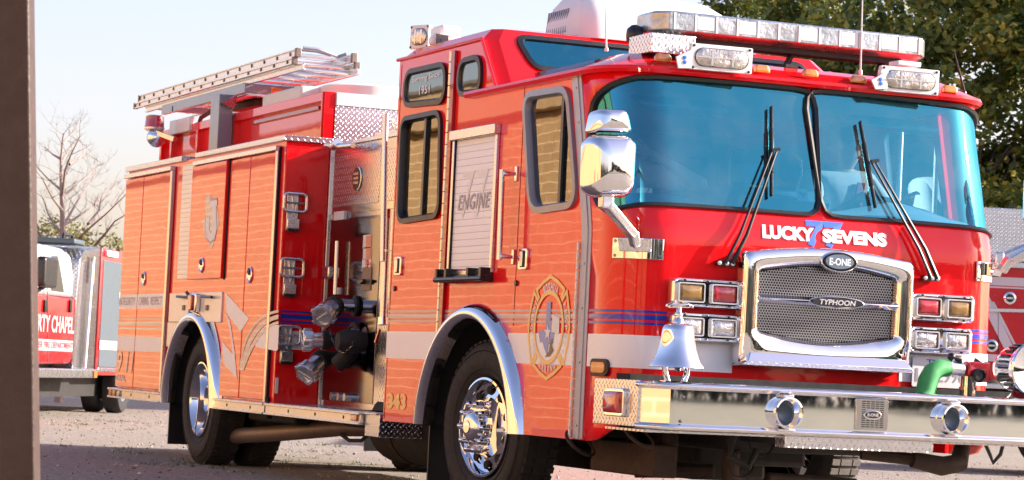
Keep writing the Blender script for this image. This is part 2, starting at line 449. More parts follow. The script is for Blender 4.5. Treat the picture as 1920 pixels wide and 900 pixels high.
# ================================================================= FIRE ENGINE: cab
W = 2.44; YF = -.5; RC = .3; HF = W/2-RC; ARC = RC*pi/2
ENG = thing('fire_engine', 'large red fire engine with white stripe and chrome bumper filling the yard', 'fire engine', (1.22, 4.9, 0))
def P(name, mb, mat, parent=None, **k): return build(name, mb, mat, parent or ENG, **k)
def rake(z):
    t = z-1.70
    return .28*(t if t > .06 else (0 if t < -.06 else (t+.06)**2/.24))
def cabp(s, z, o=0.0):
    a = abs(s); sg = 1 if s >= 0 else -1
    if a <= HF: x, y, nx, ny = a, YF, 0, -1
    elif a <= HF+ARC:
        t = (a-HF)/RC; x, y, nx, ny = HF+RC*sin(t), YF+RC-RC*cos(t), sin(t), -cos(t)
    else: x, y, nx, ny = W/2, YF+RC+(a-HF-ARC), 1, 0
    return Vector((W/2+sg*(x+nx*o), y+ny*o+rake(z), z))
def proj(p):
    v = Vector(p)-CAM; w = v.dot(FWD); return Vector((960+FOC*v.dot(RGT)/w, 450-FOC*v.dot(UPV)/w))
def cabuv(px, py, s=-.9, z=2.0):
    for it in range(40):
        q = proj(cabp(s, z)); e = 1e-3
        ds = (proj(cabp(s+e, z))-q)/e; dz = (proj(cabp(s, z+e))-q)/e
        rx, ry = px-q.x, py-q.y; det = ds.x*dz.y-ds.y*dz.x
        a = (rx*dz.y-ry*dz.x)/det; b = (ds.x*ry-ds.y*rx)/det
        s += max(-.1, min(.1, a)); z += max(-.1, min(.1, b))
    return (s, z)
SX = HF+ARC+.3
# windscreen outline surveyed on the near half, mirrored for the far half
_ws = [(1109, 330), (1115, 362), (1124, 383), (1138, 393), (1160, 388), (1200, 381), (1250, 381), (1300, 384), (1400, 391), (1500, 399), (1520, 399), (1530, 392), (1534, 376), (1532, 300), (1528, 205), (1523, 185), (1512, 172), (1490, 167), (1400, 158), (1300, 150), (1240, 146), (1195, 146), (1165, 153), (1142, 163), (1124, 178), (1114, 195), (1109, 218), (1107, 270)]
_ws = [cabuv(*p) for p in _ws]
ws_left = _ws
ws_right = [(-s-.015, z) for s, z in reversed(_ws)]
def fine(poly, d=.04):
    out = []
    for i in range(len(poly)):
        a, b = Vector(poly[i-1]), Vector(poly[i]); n = max(1, int((b-a).length/d))
        for k in range(n): q = a+(b-a)*k/n; out.append((q.x, q.y))
    return out
ws_left, ws_right = fine(ws_left), fine(ws_right)
CP = [(-s, z) for s in [HF+ARC*k/10 for k in range(11)] for z in [.6+.1*j for j in range(20)]]
CP += [(-s, z) for s, z in CP]+grid(-.9, .9, .7, 2.5, 12, 18)+[(s*.06, z) for s in range(-27, 28) for z in (1.56, 1.60, 1.64, 1.665, 1.685, 1.70, 1.715, 1.735, 1.76, 1.80)]
bot = []
for k in range(41):
    s = -SX+2*SX*k/40; a = abs(s); t = min(1, max(0, (SX-.25-a)/.45)); bot.append((s, .52+.17*t*t*(3-2*t)))
zs_ = (1.0, 1.5, 1.62, 1.66, 1.70, 1.74, 1.8, 2.1)
SX -= .05
bot = [(max(-SX, min(SX, s)), z) for s, z in bot]
outl = bot+[(SX, z) for z in zs_]+[(SX-2*SX*k/40, 2.575) for k in range(41)]+[(-SX, z) for z in zs_[::-1]]
mb = MB(); sheet(mb, outl, lambda s, z: cabp(s, z), [ws_left, ws_right], CP)
P('cab_front', mb, M['red'], solid=.025, face=(0, -1, 0))
for pl in (ws_left, ws_right):
    g = MB(); sheet(g, pl, lambda s, z: cabp(s, z, -.012), [], CP)
    w = P('windscreen', g, M['glass'], flip=False, face=(0, -1, 0))
    g = MB(); o1 = offset(pl, .018); i1 = offset(pl, -.006)
    n = len(pl)
    rings = []
    for i in range(n):
        rings.append([cabp(*o1[i], .001), cabp(*o1[i], .010), cabp(*offset([pl[i-1], pl[i], pl[(i+1) % n]], .012)[1], .018), cabp(*i1[i], .006), cabp(*i1[i], -.02)])
    rings.append(rings[0]); g.loft(rings, closed=False, cap=False); P('gasket', g, M['gasket'], w)
# side panels with window and wheel arch openings -------------------------------------------------
AC, AZ, AR = 1.64, .43, .80
def arcpts(c, z, r, z0, n=28):
    a0 = math.asin((z0-z)/r); return [(c+r*cos(a0+(pi-2*a0)*k/n), z+r*sin(a0+(pi-2*a0)*k/n)) for k in range(n+1)]
def spt(x, y): p = S(x, y); return (p.y, p.z)
frontwin = rquad([spt(1082, 378), spt(1000, 391), spt(989, 184), spt(1066, 172)][::-1], [.10, .10, .12, .12])
rearwin = rquad([spt(825, 400), spt(751, 412), spt(758, 228), spt(828, 214)][::-1], .09)
smallL = rquad([spt(836, 186), spt(762, 194), spt(766, 140), spt(838, 124)][::-1], .10)
smallR = rquad([spt(903, 168), spt(864, 174), spt(867, 120), spt(903, 110)][::-1], .09)
def ccw(p):
    a = sum(p[i-1][0]*p[i][1]-p[i][0]*p[i-1][1] for i in range(len(p))); return p if a > 0 else p[::-1]
wins = [ccw(w) for w in (frontwin, rearwin, smallL, smallR)]
side = [(.08, .52)]+arcpts(AC, AZ, AR, .518)[::-1]+[(3.2, .512), (3.2, 2.92), (1.735, 2.92), (1.47, 2.60), (.08+rake(2.58), 2.58)]+[(.08+rake(z), z) for z in (2.3, 2.0, 1.76, 1.70, 1.62)]
side = ccw(side)
for X, sg in ((0, -1), (W, 1)):
    mb = MB(); sheet(mb, side, lambda y, z: Vector((X, y, z)), wins)
    P('cab_side', mb, M['red'], solid=.03, face=(sg, 0, 0), smooth=0)
    for i, w in enumerate(wins):
        gx = X-sg*.012 if i < 2 else X+sg*.007
        g = MB(); sheet(g, offset(w, -.004), lambda y, z: Vector((gx, y, z)))
        pane = P('side_window', g, M['sideglass'], flip=False, smooth=0, face=(sg, 0, 0))
        fr = MB(); wd = .032 if i else .038
        o1, i1 = offset(w, wd), offset(w, -.012); n = len(w); rg = []
        for k in range(n):
            rg.append([Vector((X, *o1[k])), Vector((X+sg*.022, *o1[k])), Vector((X+sg*.024, *w[k])), Vector((X+sg*(.004 if i < 2 else .010), *i1[k])), Vector((X-sg*.03, *i1[k]))])
        rg.append(rg[0]); fr.loft(rg, closed=False, cap=False)
        P('window_frame', fr, M['grey'] if i == 0 else M['gasket'], pane)
        if i > 1: bk = MB(); sheet(bk, offset(w, .002), lambda y, z: Vector((X+sg*.003, y, z))); P('window_backing', bk, M['skyback'], pane, smooth=0)
        if i < 2:      # sliding pane divider
            d = MB(); ys = [p[0] for p in w]; zs = [p[1] for p in w]; y0 = min(ys)+(max(ys)-min(ys))*(.30 if i == 0 else .44)
            d.box((X-sg*.008, y0-.017, min(zs)+.005), (X+sg*.006, y0+.017, max(zs)-.008)); P('divider', d, M['black'], pane)
# rear wall, floor and ceiling of the cab
mb = MB(); mb.box((.03, 3.17, .56), (W-.03, 3.2, 2.92)); P('cab_rear_wall', mb, M['red'], bevel=.004)
mb = MB(); mb.box((.86, .15, .60), (W-.86, 2.6, .66)); mb.box((.04, 2.6, .60), (W-.04, 3.17, .66)); mb.box((.04, -.42, .66), (W-.04, .15, .7)); build_each('cab_floor', mb, M['dark'], ENG)
mb = MB(); mb.box((.04, 3.10, .66), (W-.04, 3.168, 2.9)); P('interior_lining', mb, M['interior'])
# low roof with its sloping visor, raised roof behind
def ringz(z, o, y1):
    pts = []
    for k in range(49):
        s = -SX+2*SX*k/48; p = cabp(s, 2.58, o); pts.append(Vector((p.x, p.y, z)))
    return [Vector((-o if o > 0 else -o, y1, z))]+pts+[Vector((W+o, y1, z))]
def visor_ring(z, o, y1):
    r = []
    for k in range(49):
        s = -SX+2*SX*k/48; p = cabp(s, 2.58, o); r.append(Vector((p.x, p.y, z)))
    return [Vector((-o, y1, z))]+r+[Vector((W+o, y1, z))]
mb = MB(); mb.loft([visor_ring(2.565, .0, 1.9), visor_ring(2.565, .035, 1.9), visor_ring(2.585, .05, 1.9), visor_ring(2.602, .042, 1.9), visor_ring(2.690, -.17, 1.9), visor_ring(2.70, -.30, 1.9), visor_ring(2.705, -.6, 1.9)], closed=True, cap=True)
P('low_roof', mb, M['red'], bevel=.003)
mb = MB()
def rr(z, i, f, b=3.22, c=.0): return [Vector((i, b, z)), Vector((i, f+c, z)), Vector((i+c, f, z)), Vector((W-i-c, f, z)), Vector((W-i, f+c, z)), Vector((W-i, b, z))]
mb.loft([rr(2.56, .002, 1.38, c=.085), rr(2.918, .002, 1.675, c=.085), rr(3.0, .085, 1.745, b=3.14, c=.06), rr(3.03, .30, 1.90, b=2.95, c=.06)])
P('raised_roof', mb, M['red'], smooth=20)
mb = MB(); mb.tube([(-.008, 3.24, 2.925), (-.008, 1.73, 2.925), (-.008, 1.455, 2.60), (-.018, .35, 2.592)], .012, 8); mb.tube([(W+.008, 3.24, 2.925), (W+.008, 1.73, 2.925), (W+.008, 1.455, 2.60)], .012, 8)
build_each('rain_gutter', mb, M['red'], ENG)
# clerestory window in the raised front
zc0, zc1 = 2.765, 2.945; sl = (1.675-1.38)/(2.918-2.56)
def cl(x, z, o=0): return Vector((x, 1.38+sl*(z-2.56)-o, z))
cw = ccw(rquad([(.28, zc0), (W-.28, zc0), (W-.22, zc1), (.22, zc1)], .06))
g = MB(); sheet(g, cw, lambda x, z: cl(x, z, .012)); pn = P('roof_window', g, M['glass'], flip=False, smooth=0, face=(0, -1, 0))
bk = MB(); sheet(bk, cw, lambda x, z: cl(x, z, .003)); P('window_backing', bk, M['interior'], pn)
g = MB(); o1, i1 = offset(cw, .03), offset(cw, -.006); rg = [[cl(*o1[k], .001), cl(*o1[k], .018), cl(*cw[k], .026), cl(*i1[k], .012)] for k in range(len(cw))]; rg.append(rg[0]); g.loft(rg, closed=False, cap=False); P('gasket', g, M['gasket'], pn)
# corner strips, hinges, door seams ------------------------------------------------------------
mb = MB()
for yy, wd, o in ((-.008, .134, .005), (-.012, .05, .011)):
    pts = [(yy+rake(z), z) for z in (.525, 1.2, 1.6, 1.66, 1.70, 1.76, 1.9, 2.2, 2.57)]
    mb.loft([[Vector((-o, a-wd/2+.02, z0)), Vector((-o, a+wd/2+.02, z0)), Vector((.001, a+wd/2+.02, z0)), Vector((.001, a-wd/2+.02, z0))] for a, z0 in pts])
sp = P('corner_strip', mb, M['strip'], bevel=.002)
mb = MB()
for z in (.60, .95, 1.25, 1.5, 1.95, 2.3, 2.5): mb.lathe([(0, .002), (.007, .001), (.008, -.003)], (-.012, .008+rake(z), z), (-1, 0, 0), 10)
build_each('rivet', mb, M['steel_panel'], sp)
def knuckles(y, z0, z1, x=-.012, r=.012, L=.055):
    mb = MB(); z = z0
    while z < z1: mb.tube([(x, y, z), (x, y, min(z+L*.9, z1))], r, 8); z += L
    return mb
mb = knuckles(.098, .53, 1.62, r=.010); h = P('door_hinge', mb, M['cream'])
mb = knuckles(2.225, 1.10, 2.89, r=.016, L=.075); h = P('door_hinge', mb, M['brushed'])
mb = MB(); mb.box((-.014, 2.235, 1.10), (-.002, 2.26, 2.89)); mb.box((-.022, 2.145, 1.10), (-.001, 2.205, 2.89)); build_each('hinge_channel', mb, M['dark_red'], ENG, bevel=.003)
mb = MB()
for y0, y1, z0, z1 in ((1.015, 1.02, 1.15, 2.58), (3.17, 3.176, .53, 2.89)): mb.box((-.0015, y0, z0), (.001, y1, z1))
build_each('door_seam', mb, M['hole'], ENG)
# roller shutter in the cab side --------------------------------------------------------------
y0, y1, z0, z1 = 1.40, 2.075, 1.50, 2.315
mb = MB(); mb.box((-.010, y0, z0), (-.002, y1, z1)); sh = P('roller_shutter', mb, M['shutter'])
mb = MB(); mb.box((-.045, 1.36, 2.31), (0, 2.115, 2.372)); mb.box((-.022, 1.365, 1.47), (0, 1.40, 2.31)); mb.box((-.022, 2.075, 1.47), (0, 2.11, 2.31)); P('shutter_frame', mb, M['satin'], sh, bevel=.004)
mb = MB(); mb.box((-.02, 2.06, 1.48), (-.004, 2.078, 2.31)); P('shutter_seal', mb, M['hole'], sh)
def sidemap(Y0, z0, X=-.006): return lambda u, v: Vector((X, Y0-u, z0+v))
lettering('lettering', '77', lambda u, v: Vector((-.0125, 1.945-u*.95-v*.07, 1.82+v)), .45, .285, M['letterwhite'], sh, fat=-.01)
a, b = spt(862, 398), spt(922, 392)
lettering('lettering', 'ENGINE', lambda u, v: Vector((-.014, 1.985-u-v*.15, 1.866+v)), .52, .098, M['lettergrey'], sh, fat=.012, shear=.1, space=1.15)
mb = MB(); mb.box((-.05, 1.37, 1.425), (-.005, 2.15, 1.46)); mb.tube([(-.075, 1.36, 1.432), (-.075, 2.16, 1.432)], .018, 10)
for y in (1.39, 1.60, 1.97, 2.13): mb.box((-.085, y-.018, 1.415), (0, y+.018, 1.50))
st = P('fold_step', mb, M['black'], bevel=.004)
mb = MB(); mb.box((-.03, 1.40, 1.462), (-.004, 2.10, 1.488)); P('step_trim', mb, M['satin'], st, bevel=.002)
# grab handles
def handle(pa, pb, off, mounts, r=.017, nm='grab_handle'):
    mb = MB(); mb.tube([pa, pb], r, 12); h = P(nm, mb, M['satin'])
    for p, q in mounts:
        m = MB(); m.tube([p, q], [.016, .011], 8); d = (Vector(q)-Vector(p)).normalized(); m.obox(q, (.006, 0, 0), (0, .014, 0), (0, 0, .045)); P('handle_mount', m, M['chrome'], h, bevel=.003)
    return h
xo = -.085
handle(S(942, 318, xo), S(936, 487, xo), xo, [(S(944, 325, xo), S(968, 326, -.006)), (S(938, 480, xo), S(962, 482, -.006))])
def latch(cx, cy):
    p = S(cx, cy); mb = MB(); mb.prism(rrect(p.y-.062, p.y+.062, p.z-.062, p.z+.062, .015), lambda u, v, d: Vector((d, u, v)), 0, -.016)
    l = P('door_latch', mb, M['chrome'], bevel=.003); m = MB(); m.prism(rrect(p.y-.038, p.y+.030, p.z-.048, p.z+.05, .008), lambda u, v, d: Vector((d, u, v)), -.012, -.018); P('latch_recess', m, M['dark'], l)
    m = MB(); m.box((-.024, p.y-.012, p.z-.044), (-.016, p.y+.03, p.z+.046)); P('paddle', m, M['satin'], l, bevel=.003)
latch(984, 486); latch(749, 499)
mb = MB()
for q in ((969, 531), (741, 541)): p = S(*q); mb.lathe([(.0, -.012), (.016, -.012), (.018, .0)], p, (1, 0, 0), 14)
build_each('key_lock', mb, M['black'], ENG)
# fender ring and wheel well
def fender(c, z, r, zb, X0=0.0, deep=.55):
    prof = [(-.035, .05), (-.038, -.02), (-.030, -.055), (-.005, -.075), (.025, -.070), (.05, -.045), (.065, -.012), (.068, .0)]
    a0 = math.asin((zb-z)/r); rings = []
    for k in range(41):
        a = a0+(pi-2*a0)*k/40
        rings.append([Vector((X0+x, c+(r+d)*cos(a), max(zb, z+(r+d)*sin(a)) if 0 < k < 40 else z+(r)*sin(a)+(0))) for d, x in prof])
    mb = MB(); mb.loft(rings, closed=False, cap=False); P('fender_ring', mb, M['chrome'], smooth=60)
    mb = MB(); mb.loft([[Vector((x, c+(r+.0)*cos(a0+(pi-2*a0)*k/24), z+r*sin(a0+(pi-2*a0)*k/24))) for k in range(25)] for x in (X0+.02, X0+deep)], closed=False, cap=False)
    mb.add([(X0+deep, c-r, .3), (X0+deep, c+r, .3), (X0+deep, c+r, z+r), (X0+deep, c-r, z+r)], [(0, 1, 2, 3)])
    P('wheel_well', mb, M['dark'])
fender(AC, AZ, .79, .518, deep=.75)
mb = MB(); mb.box((-.004, 2.41, .512), (.30, 2.44, .80)); P('splash_guard', mb, M['dark'])
# side graphics ----------------------------------------------------------------------------------
ring_out = [(AC+.845*cos(a), AZ+.845*sin(a)) for a in [2*pi*k/48 for k in range(48)]]
def weld(mb):
    key = {}; mp = []; vs = []
    for p in mb.v:
        k = (round(p.x, 5), round(p.y, 5), round(p.z, 5))
        if k not in key: key[k] = len(vs); vs.append(p)
        mp.append(key[k])
    m = MB(); m.v = vs; m.f = [tuple(mp[i] for i in f) for f in mb.f]; m.m = [0]*len(m.f); return m
def stripe(y0, y1, z0, z1, X, mat, hole=True, nm='stripe'):
    mb = MB(); out = ccw([(y0, z0), (y1, z0), (y1, z1), (y0, z1)])
    if hole:      # leave out the wheel opening: clip columns against the ring
        N = 60
        for k in range(N):
            ya, yb = y0+(y1-y0)*k/N, y0+(y1-y0)*(k+1)/N
            def top(y): d = .845**2-(y-AC)**2; return AZ+sqrt(d) if d > 0 else -9
            la, lb = max(z0, top(ya)), max(z0, top(yb))
            if la >= z1-1e-4 or lb >= z1-1e-4: continue
            mb.add([(X, ya, la), (X, yb, lb), (X, yb, z1), (X, ya, z1)], [(0, 1, 2, 3)])
    else: mb.add([(X, *p) for p in out], [tuple(range(4))])
    return build_each(nm, weld(mb), mat, ENG, smooth=0)
stripe(.11, 3.198, .930, 1.108, -.003, M['white'])
for z0, z1 in ((1.232, 1.246), (1.194, 1.220), (1.168, 1.181)): stripe(.11, 3.198, z0, z1, -.003, M['lav'])
def frontstripe(s0, s1, z0, z1, mat, o=.003):
    mb = MB(); n = max(2, int(abs(s1-s0)/.03)); mb.loft([[cabp(s0+(s1-s0)*k/n, z, o) for z in (z0, z1)] for k in range(n+1)], closed=False, cap=False); return P('stripe', mb, mat, smooth=60)
frontstripe(-SX+.12, -.545, .930, 1.110, M['white']); frontstripe(.51, SX-.1, .930, 1.110, M['white'])
for z0, z1 in ((1.232, 1.246), (1.194, 1.221), (1.167, 1.181)):
    frontstripe(-SX+.12, -.955, z0, z1, M['blue']); frontstripe(.965, SX-.1, z0, z1, M['blue'])
# maltese cross emblem on the front door
ec = Vector(S(1030, 614)); EY, EZ = ec.y, ec.z
def em(u, v, X=-.005): return Vector((X, EY-u, EZ+v))
K = .30
def epx(x, y): p = S(x, y); return (-(p.y-EY), p.z-EZ)
half = [(1031, 519), (1038, 524), (1046, 533), (1058, 541), (1055, 556), (1050, 566), (1059, 551), (1064, 575), (1068, 600), (1066, 625), (1060, 655), (1054, 676), (1048, 664), (1053, 685), (1048, 694), (1035, 705), (1025, 712)]
half = [epx(*p) for p in half]
def stroke(mb, pts, w, X, closed=False):
    n = len(pts)
    for i in range(n if closed else n-1):
        a, b = Vector(pts[i]), Vector(pts[(i+1) % n]); d = (b-a)
        if d.length < 1e-5: continue
        d.normalize(); q = Vector((-d.y, d.x))*w/2; e = d*w*.3
        mb.add([em(*(a-e+q), X), em(*(b+e+q), X), em(*(b+e-q), X), em(*(a-e-q), X)], [(0, 1, 2, 3)])
        X -= .00002
    return X
emb = MB()
def arcp(cx, cz, rx, rz, a0, a1, n=24): return [(cx+rx*cos(a0+(a1-a0)*k/n), cz+rz*sin(a0+(a1-a0)*k/n)) for k in range(n+1)]
R1, RZ = .205, .200
top = [(-.16, .170), (-.20, .215), (-.10, .262), (0, .292), (.10, .262), (.20, .215), (.16, .170)]
bt = [(x, -z) for x, z in top]
lf = [(-.175, .155), (-.235, .205), (-.285, .08), (-.295, 0), (-.285, -.08), (-.235, -.205), (-.175, -.155)]
rt = [(-x, z) for x, z in lf]
sx, sz = 1.0, 1.0
for p in (top, bt, lf, rt): stroke(emb, p, .022, -.005)
stroke(emb, arcp(0, 0, R1, RZ, 0, 2*pi, 40), .024, -.0062)
E_ = P('emblem', emb, M['gold'], smooth=0)
def arctext(body, r, a_mid, da, h, flip=False):
    n = len(body)
    for i, ch in enumerate(body):
        a = a_mid+(da*(i-(n-1)/2)*(-1 if not flip else 1))
        c = Vector((r*cos(a), r*sin(a))); up = Vector((cos(a), sin(a)))*(-1 if flip else 1); rt_ = Vector((up.y, -up.x)); w = h*.62 if ch not in 'I' else h*.2
        lettering('lettering', ch, lambda u, v: em(*(c+rt_*(u-w/2)+up*(v-h/2)), -.0045), w, h, M['letterwhite'], E_, fat=.03)
arctext('JOSHUA', .232, pi/2, .17, .052); arctext('CARING', .236, -pi/2, .17, .048, True)
arctext('INTEGRITY', .248, pi, .155, .040, True); arctext('RESPECT', .248, 0, .18, .040)
tx = [(-.02, .15), (.035, .15), (.04, .03), (.10, .0), (.09, -.07), (.03, -.10), (.012, -.165), (-.03, -.12), (-.055, -.085), (-.085, -.09), (-.12, -.02), (-.02, -.015)]
mb = MB(); mb.add([em(u*1.1-.02, v*.98, -.0045) for u, v in tx], [tuple(range(len(tx)))]); P('state_outline', mb, M['letterblue'], E_, smooth=0)
ok = [(.045, .075), (.15, .055), (.155, -.03), (.13, -.045), (.09, -.03), (.045, -.025)]
mb = MB(); mb.add([em(u, v, -.0052) for u, v in ok], [tuple(range(len(ok)))]); P('state_outline', mb, M['letterwhite'], E_, smooth=0)
mb = MB(); st5 = [(.0+.052*(1 if k % 2 == 0 else .4)*sin(2*pi*k/10)-.01, -.03+.052*(1 if k % 2 == 0 else .4)*cos(2*pi*k/10)) for k in range(10)]
mb.add([em(u, v, -.0062) for u, v in st5]+[em(-.01, -.03, -.0062)], [(k, (k+1) % 10, 10) for k in range(10)]); P('star', mb, M['letterwhite'], E_, smooth=0)
mb = MB(); lf2 = [(.05, -.06), (.08, -.08), (.06, -.10), (.09, -.13), (.04, -.165), (-.03, -.17), (.02, -.135), (.03, -.1)]
mb.add([em(u, v, -.0058) for u, v in lf2], [tuple(range(len(lf2)))]); P('leaf_mark', mb, plain('olive_lettering', (.16, .12, .05), .4), E_, smooth=0)
a = spt(724, 765); b = spt(760, 740)
lettering('lettering', '343', sidemap(spt(726, 765)[0], spt(726, 766)[1], -.004), .36, .105, M['gold'], ENG, fat=.05)
for tx_, yy_, zz_, ww_, hh_ in (('Serving Since', 2.93, 2.735, .50, .05), ('1951', 2.79, 2.655, .19, .055)): lettering('lettering', tx_, lambda u, v: Vector((-.0105, yy_-u, zz_+v)), ww_, hh_, M['letterwhite'], ENG, fat=.01)
# amber side marker
p = S(1125, 689, -.012)
sm = cabuv(1125, 689, -1.45, .9)
mb = MB(); mb.prism(rrect(sm[0]-.088, sm[0]+.088, sm[1]-.048, sm[1]+.048, .03), lambda u, v, d: cabp(u, v, d), .0, .022); bz = P('side_marker', mb, M['gasket'], bevel=.006)
mb = MB(); mb.prism(rrect(sm[0]-.066, sm[0]+.066, sm[1]-.03, sm[1]+.03, .018), lambda u, v, d: cabp(u, v, d), .0, .026); P('lens', mb, M['amber'], bz, bevel=.004)
# ================================================================= FIRE ENGINE: nose, bumper, roof gear
CX = 1.22
def prect(mb, x0, x1, z0, z1, r, Ya, Yb, mi=0): return mb.prism(rrect(x0, x1, z0, z1, r), lambda u, v, d: Vector((u, d, v)), Ya, Yb, mi)
# lamp clusters: two bezels each side, two lenses in each
def cluster(x0, x1, z0, z1, kinds):
    mb = MB(); yb = YF-.055
    o = rrect(x0, x1, z0, z1, .03); i = rrect(x0+.014, x1-.014, z0+.014, z1-.014, .022)
    mb.loft([[Vector((u, YF+.01, v)) for u, v in o], [Vector((u, yb, v)) for u, v in o], [Vector((u, yb-.012, v)) for u, v in rrect(x0+.007, x1-.007, z0+.007, z1-.007, .026)], [Vector((u, yb-.004, v)) for u, v in i]])
    bz = P('lamp_bezel', mb, M['chrome'], bevel=.002)
    w = (x1-x0)/2
    for k, kind in enumerate(kinds):
        a, b = x0+k*w+.026-(.006 if k else 0), x0+(k+1)*w-.026+(.006 if not k else 0)
        m = MB(); oo = rrect(a, b, z0+.026, z1-.026, .012); ii = rrect(a+.007, b-.007, z0+.033, z1-.033, .008)
        rg = [[Vector((*p, )) for p in ()]]
        m.loft([[Vector((oo[j][0], yb-.002, oo[j][1])), Vector((oo[j][0], yb-.022, oo[j][1])), Vector((ii[j][0], yb-.022, ii[j][1])), Vector((ii[j][0], yb-.006, ii[j][1]))] for j in list(range(len(oo)))+[0]], closed=False, cap=False)
        P('lens_rim', m, M['satin'], bz)
        m = MB(); m.loft([[Vector((u, yb-.004, v)) for u, v in ii], [Vector((u, yb-.013, v)) for u, v in rrect(a+.012, b-.012, z0+.038, z1-.038, .01)], [Vector((u, yb-.019, v)) for u, v in rrect(a+.03, b-.03, z0+.055, z1-.055, .01)]]); P('lamp_lens', m, M[kind], bz, smooth=60)
    m = MB()
    for x in (x0+.07, (x0+x1)/2, x1-.07):
        for z in (z0+.014, z1-.014): m.lathe([(0, -.004), (.006, -.003), (.007, .002)], (x, yb-.009, z), (0, 1, 0), 8)
    build_each('bezel_screw', m, M['black'], bz)
cluster(.268, .683, 1.276, 1.434, ('ambergold', 'redlens')); cluster(.275, .683, 1.094, 1.246, ('headlamp', 'headlamp'))
cluster(2*CX-.683, 2*CX-.268, 1.276, 1.434, ('redlens', 'ambergold')); cluster(2*CX-.683, 2*CX-.275, 1.094, 1.246, ('headlamp', 'headlamp'))
# grille ------------------------------------------------------------------------------------------
gy = YF-.11
GX0, GX1 = .672, 1.745
def gout(d=0, arch=.045):     # outer outline, arched along the top
    pts = [(GX0-.005+d, .985+d), (GX1+.0-d, .985+d), (GX1+.004-d, 1.600-d)]
    for k in range(1, 12): t = k/12; pts.append((GX1-d-(GX1-GX0-2*d)*t, 1.600-d+arch*sin(pi*t)))
    pts.append((GX0-d*-1, 1.600-d)); return pts
def gin(d=0):
    x0, x1 = .778+d, 1.632-d; pts = [(x0, 1.165+d)]
    for k in range(1, 12): t = k/12; pts.append((x0+(x1-x0)*t, 1.165+d-.045*sin(pi*t)))
    pts += [(x1, 1.165+d), (x1+.006, 1.50-d)]
    for k in range(1, 12): t = k/12; pts.append((x1-(x1-x0)*t, 1.50-d+.048*sin(pi*t)))
    pts.append((x0, 1.50-d)); return pts
def ringband(mb, o, i, yo, yi):      # band between two outlines (triangulated), both on flat planes
    h = MB(); sheet(h, o, lambda u, v: Vector((u, yo, v)), [i]); mb.add(h.v, h.f); return mb
go, gi = gout(.02), gin()
mb = MB()
def polar(poly, n=160, c=(1.206, 1.31)):
    out = []
    for k in range(n):
        a = 2*pi*k/n; d = Vector((cos(a), sin(a))); best = 0
        for i in range(len(poly)):
            p = Vector(poly[i-1])-Vector(c); e = Vector(poly[i])-Vector(poly[i-1]); den = d.x*e.y-d.y*e.x
            if abs(den) < 1e-12: continue
            t = (p.x*e.y-p.y*e.x)/den; w = (p.x*d.y-p.y*d.x)/den
            if t > 0 and -1e-6 <= w <= 1+1e-6: best = max(best, t)
        out.append((c[0]+d.x*best, c[1]+d.y*best))
    return out
Po, Pi = polar(gout(0)), polar(gin())
def mixp(t, y): return [Vector((a[0]*(1-t)+b[0]*t, y, a[1]*(1-t)+b[1]*t)) for a, b in zip(Po, Pi)]
mb.loft([mixp(0, YF+.02), mixp(0, gy+.035), mixp(.07, gy+.006), mixp(.25, gy-.006), mixp(.5, gy-.009), mixp(.75, gy-.004), mixp(.93, gy+.012), mixp(1.0, gy+.03), mixp(1.06, gy+.065)], cap=False)
gr = P('grille', mb, M['chrome'], smooth=50)
mb = MB(); mb.loft([[Vector((GX0-.012, YF-.02, .972)), Vector((GX0-.006, gy-.03, .978)), Vector((GX0+.02, gy-.045, 1.0)), Vector((GX0+.05, gy-.012, 1.05))], [Vector((GX1+.012, YF-.02, .972)), Vector((GX1+.006, gy-.03, .978)), Vector((GX1-.02, gy-.045, 1.0)), Vector((GX1-.05, gy-.012, 1.05))]], closed=True); P('grille_lip', mb, M['chrome'], gr, bevel=.004)
mb = MB(); sheet(mb, gin(.008), lambda u, v: Vector((u, gy+.05, v))); P('grille_mesh', mb, M['mesh'], gr, smooth=0)
mb = MB(); mb.box((.76, gy+.085, 1.12), (1.66, gy+.10, 1.56)); P('radiator_core', mb, M['hole'], gr)
mb = MB(); mb.loft([[Vector((.770, gy+.03, 1.372)), Vector((.770, gy-.01, 1.348)), Vector((.770, gy+.03, 1.322))], [Vector((1.0, gy+.01, 1.372)), Vector((1.0, gy-.026, 1.348)), Vector((1.0, gy+.01, 1.322))], [Vector((1.42, gy+.01, 1.372)), Vector((1.42, gy-.026, 1.348)), Vector((1.42, gy+.01, 1.322))], [Vector((1.645, gy+.03, 1.372)), Vector((1.645, gy-.01, 1.348)), Vector((1.645, gy+.03, 1.322))]])
P('crossbar', mb, M['chrome'], gr, smooth=60, bevel=.004)
def oval(mb, cx, cz, rx, rz, ya, yb, n=32): return mb.prism([(cx+rx*cos(2*pi*k/n), cz+rz*sin(2*pi*k/n)) for k in range(n)], lambda u, v, d: Vector((u, d, v)), ya, yb)
fm = lambda X0, z0, Y, sl=0: (lambda u, v: Vector((X0+u, Y, z0+v)))
mb = MB(); oval(mb, 1.245, 1.572, .115, .058, gy+.01, gy-.024); bd = P('badge', mb, M['chrome'], bevel=.006)
mb = MB(); oval(mb, 1.245, 1.572, .088, .040, gy-.022, gy-.028); P('badge_face', mb, plain('badge_blue_grey', (.14, .19, .26), .3, .4), bd)
lettering('lettering', 'E-ONE', fm(1.178, 1.551, gy-.030), .134, .040, M['letterwhite'], bd, fat=.03)
mb = MB(); oval(mb, 1.235, 1.346, .175, .034, gy-.018, gy-.034); bd = P('badge', mb, M['chrome'], bevel=.004)
mb = MB(); oval(mb, 1.235, 1.346, .155, .025, gy-.03, gy-.037); P('badge_face', mb, M['black'], bd)
lettering('lettering', 'TYPHOON', fm(1.122, 1.331, gy-.039), .228, .030, M['satin'], bd, fat=.03, shear=.15)
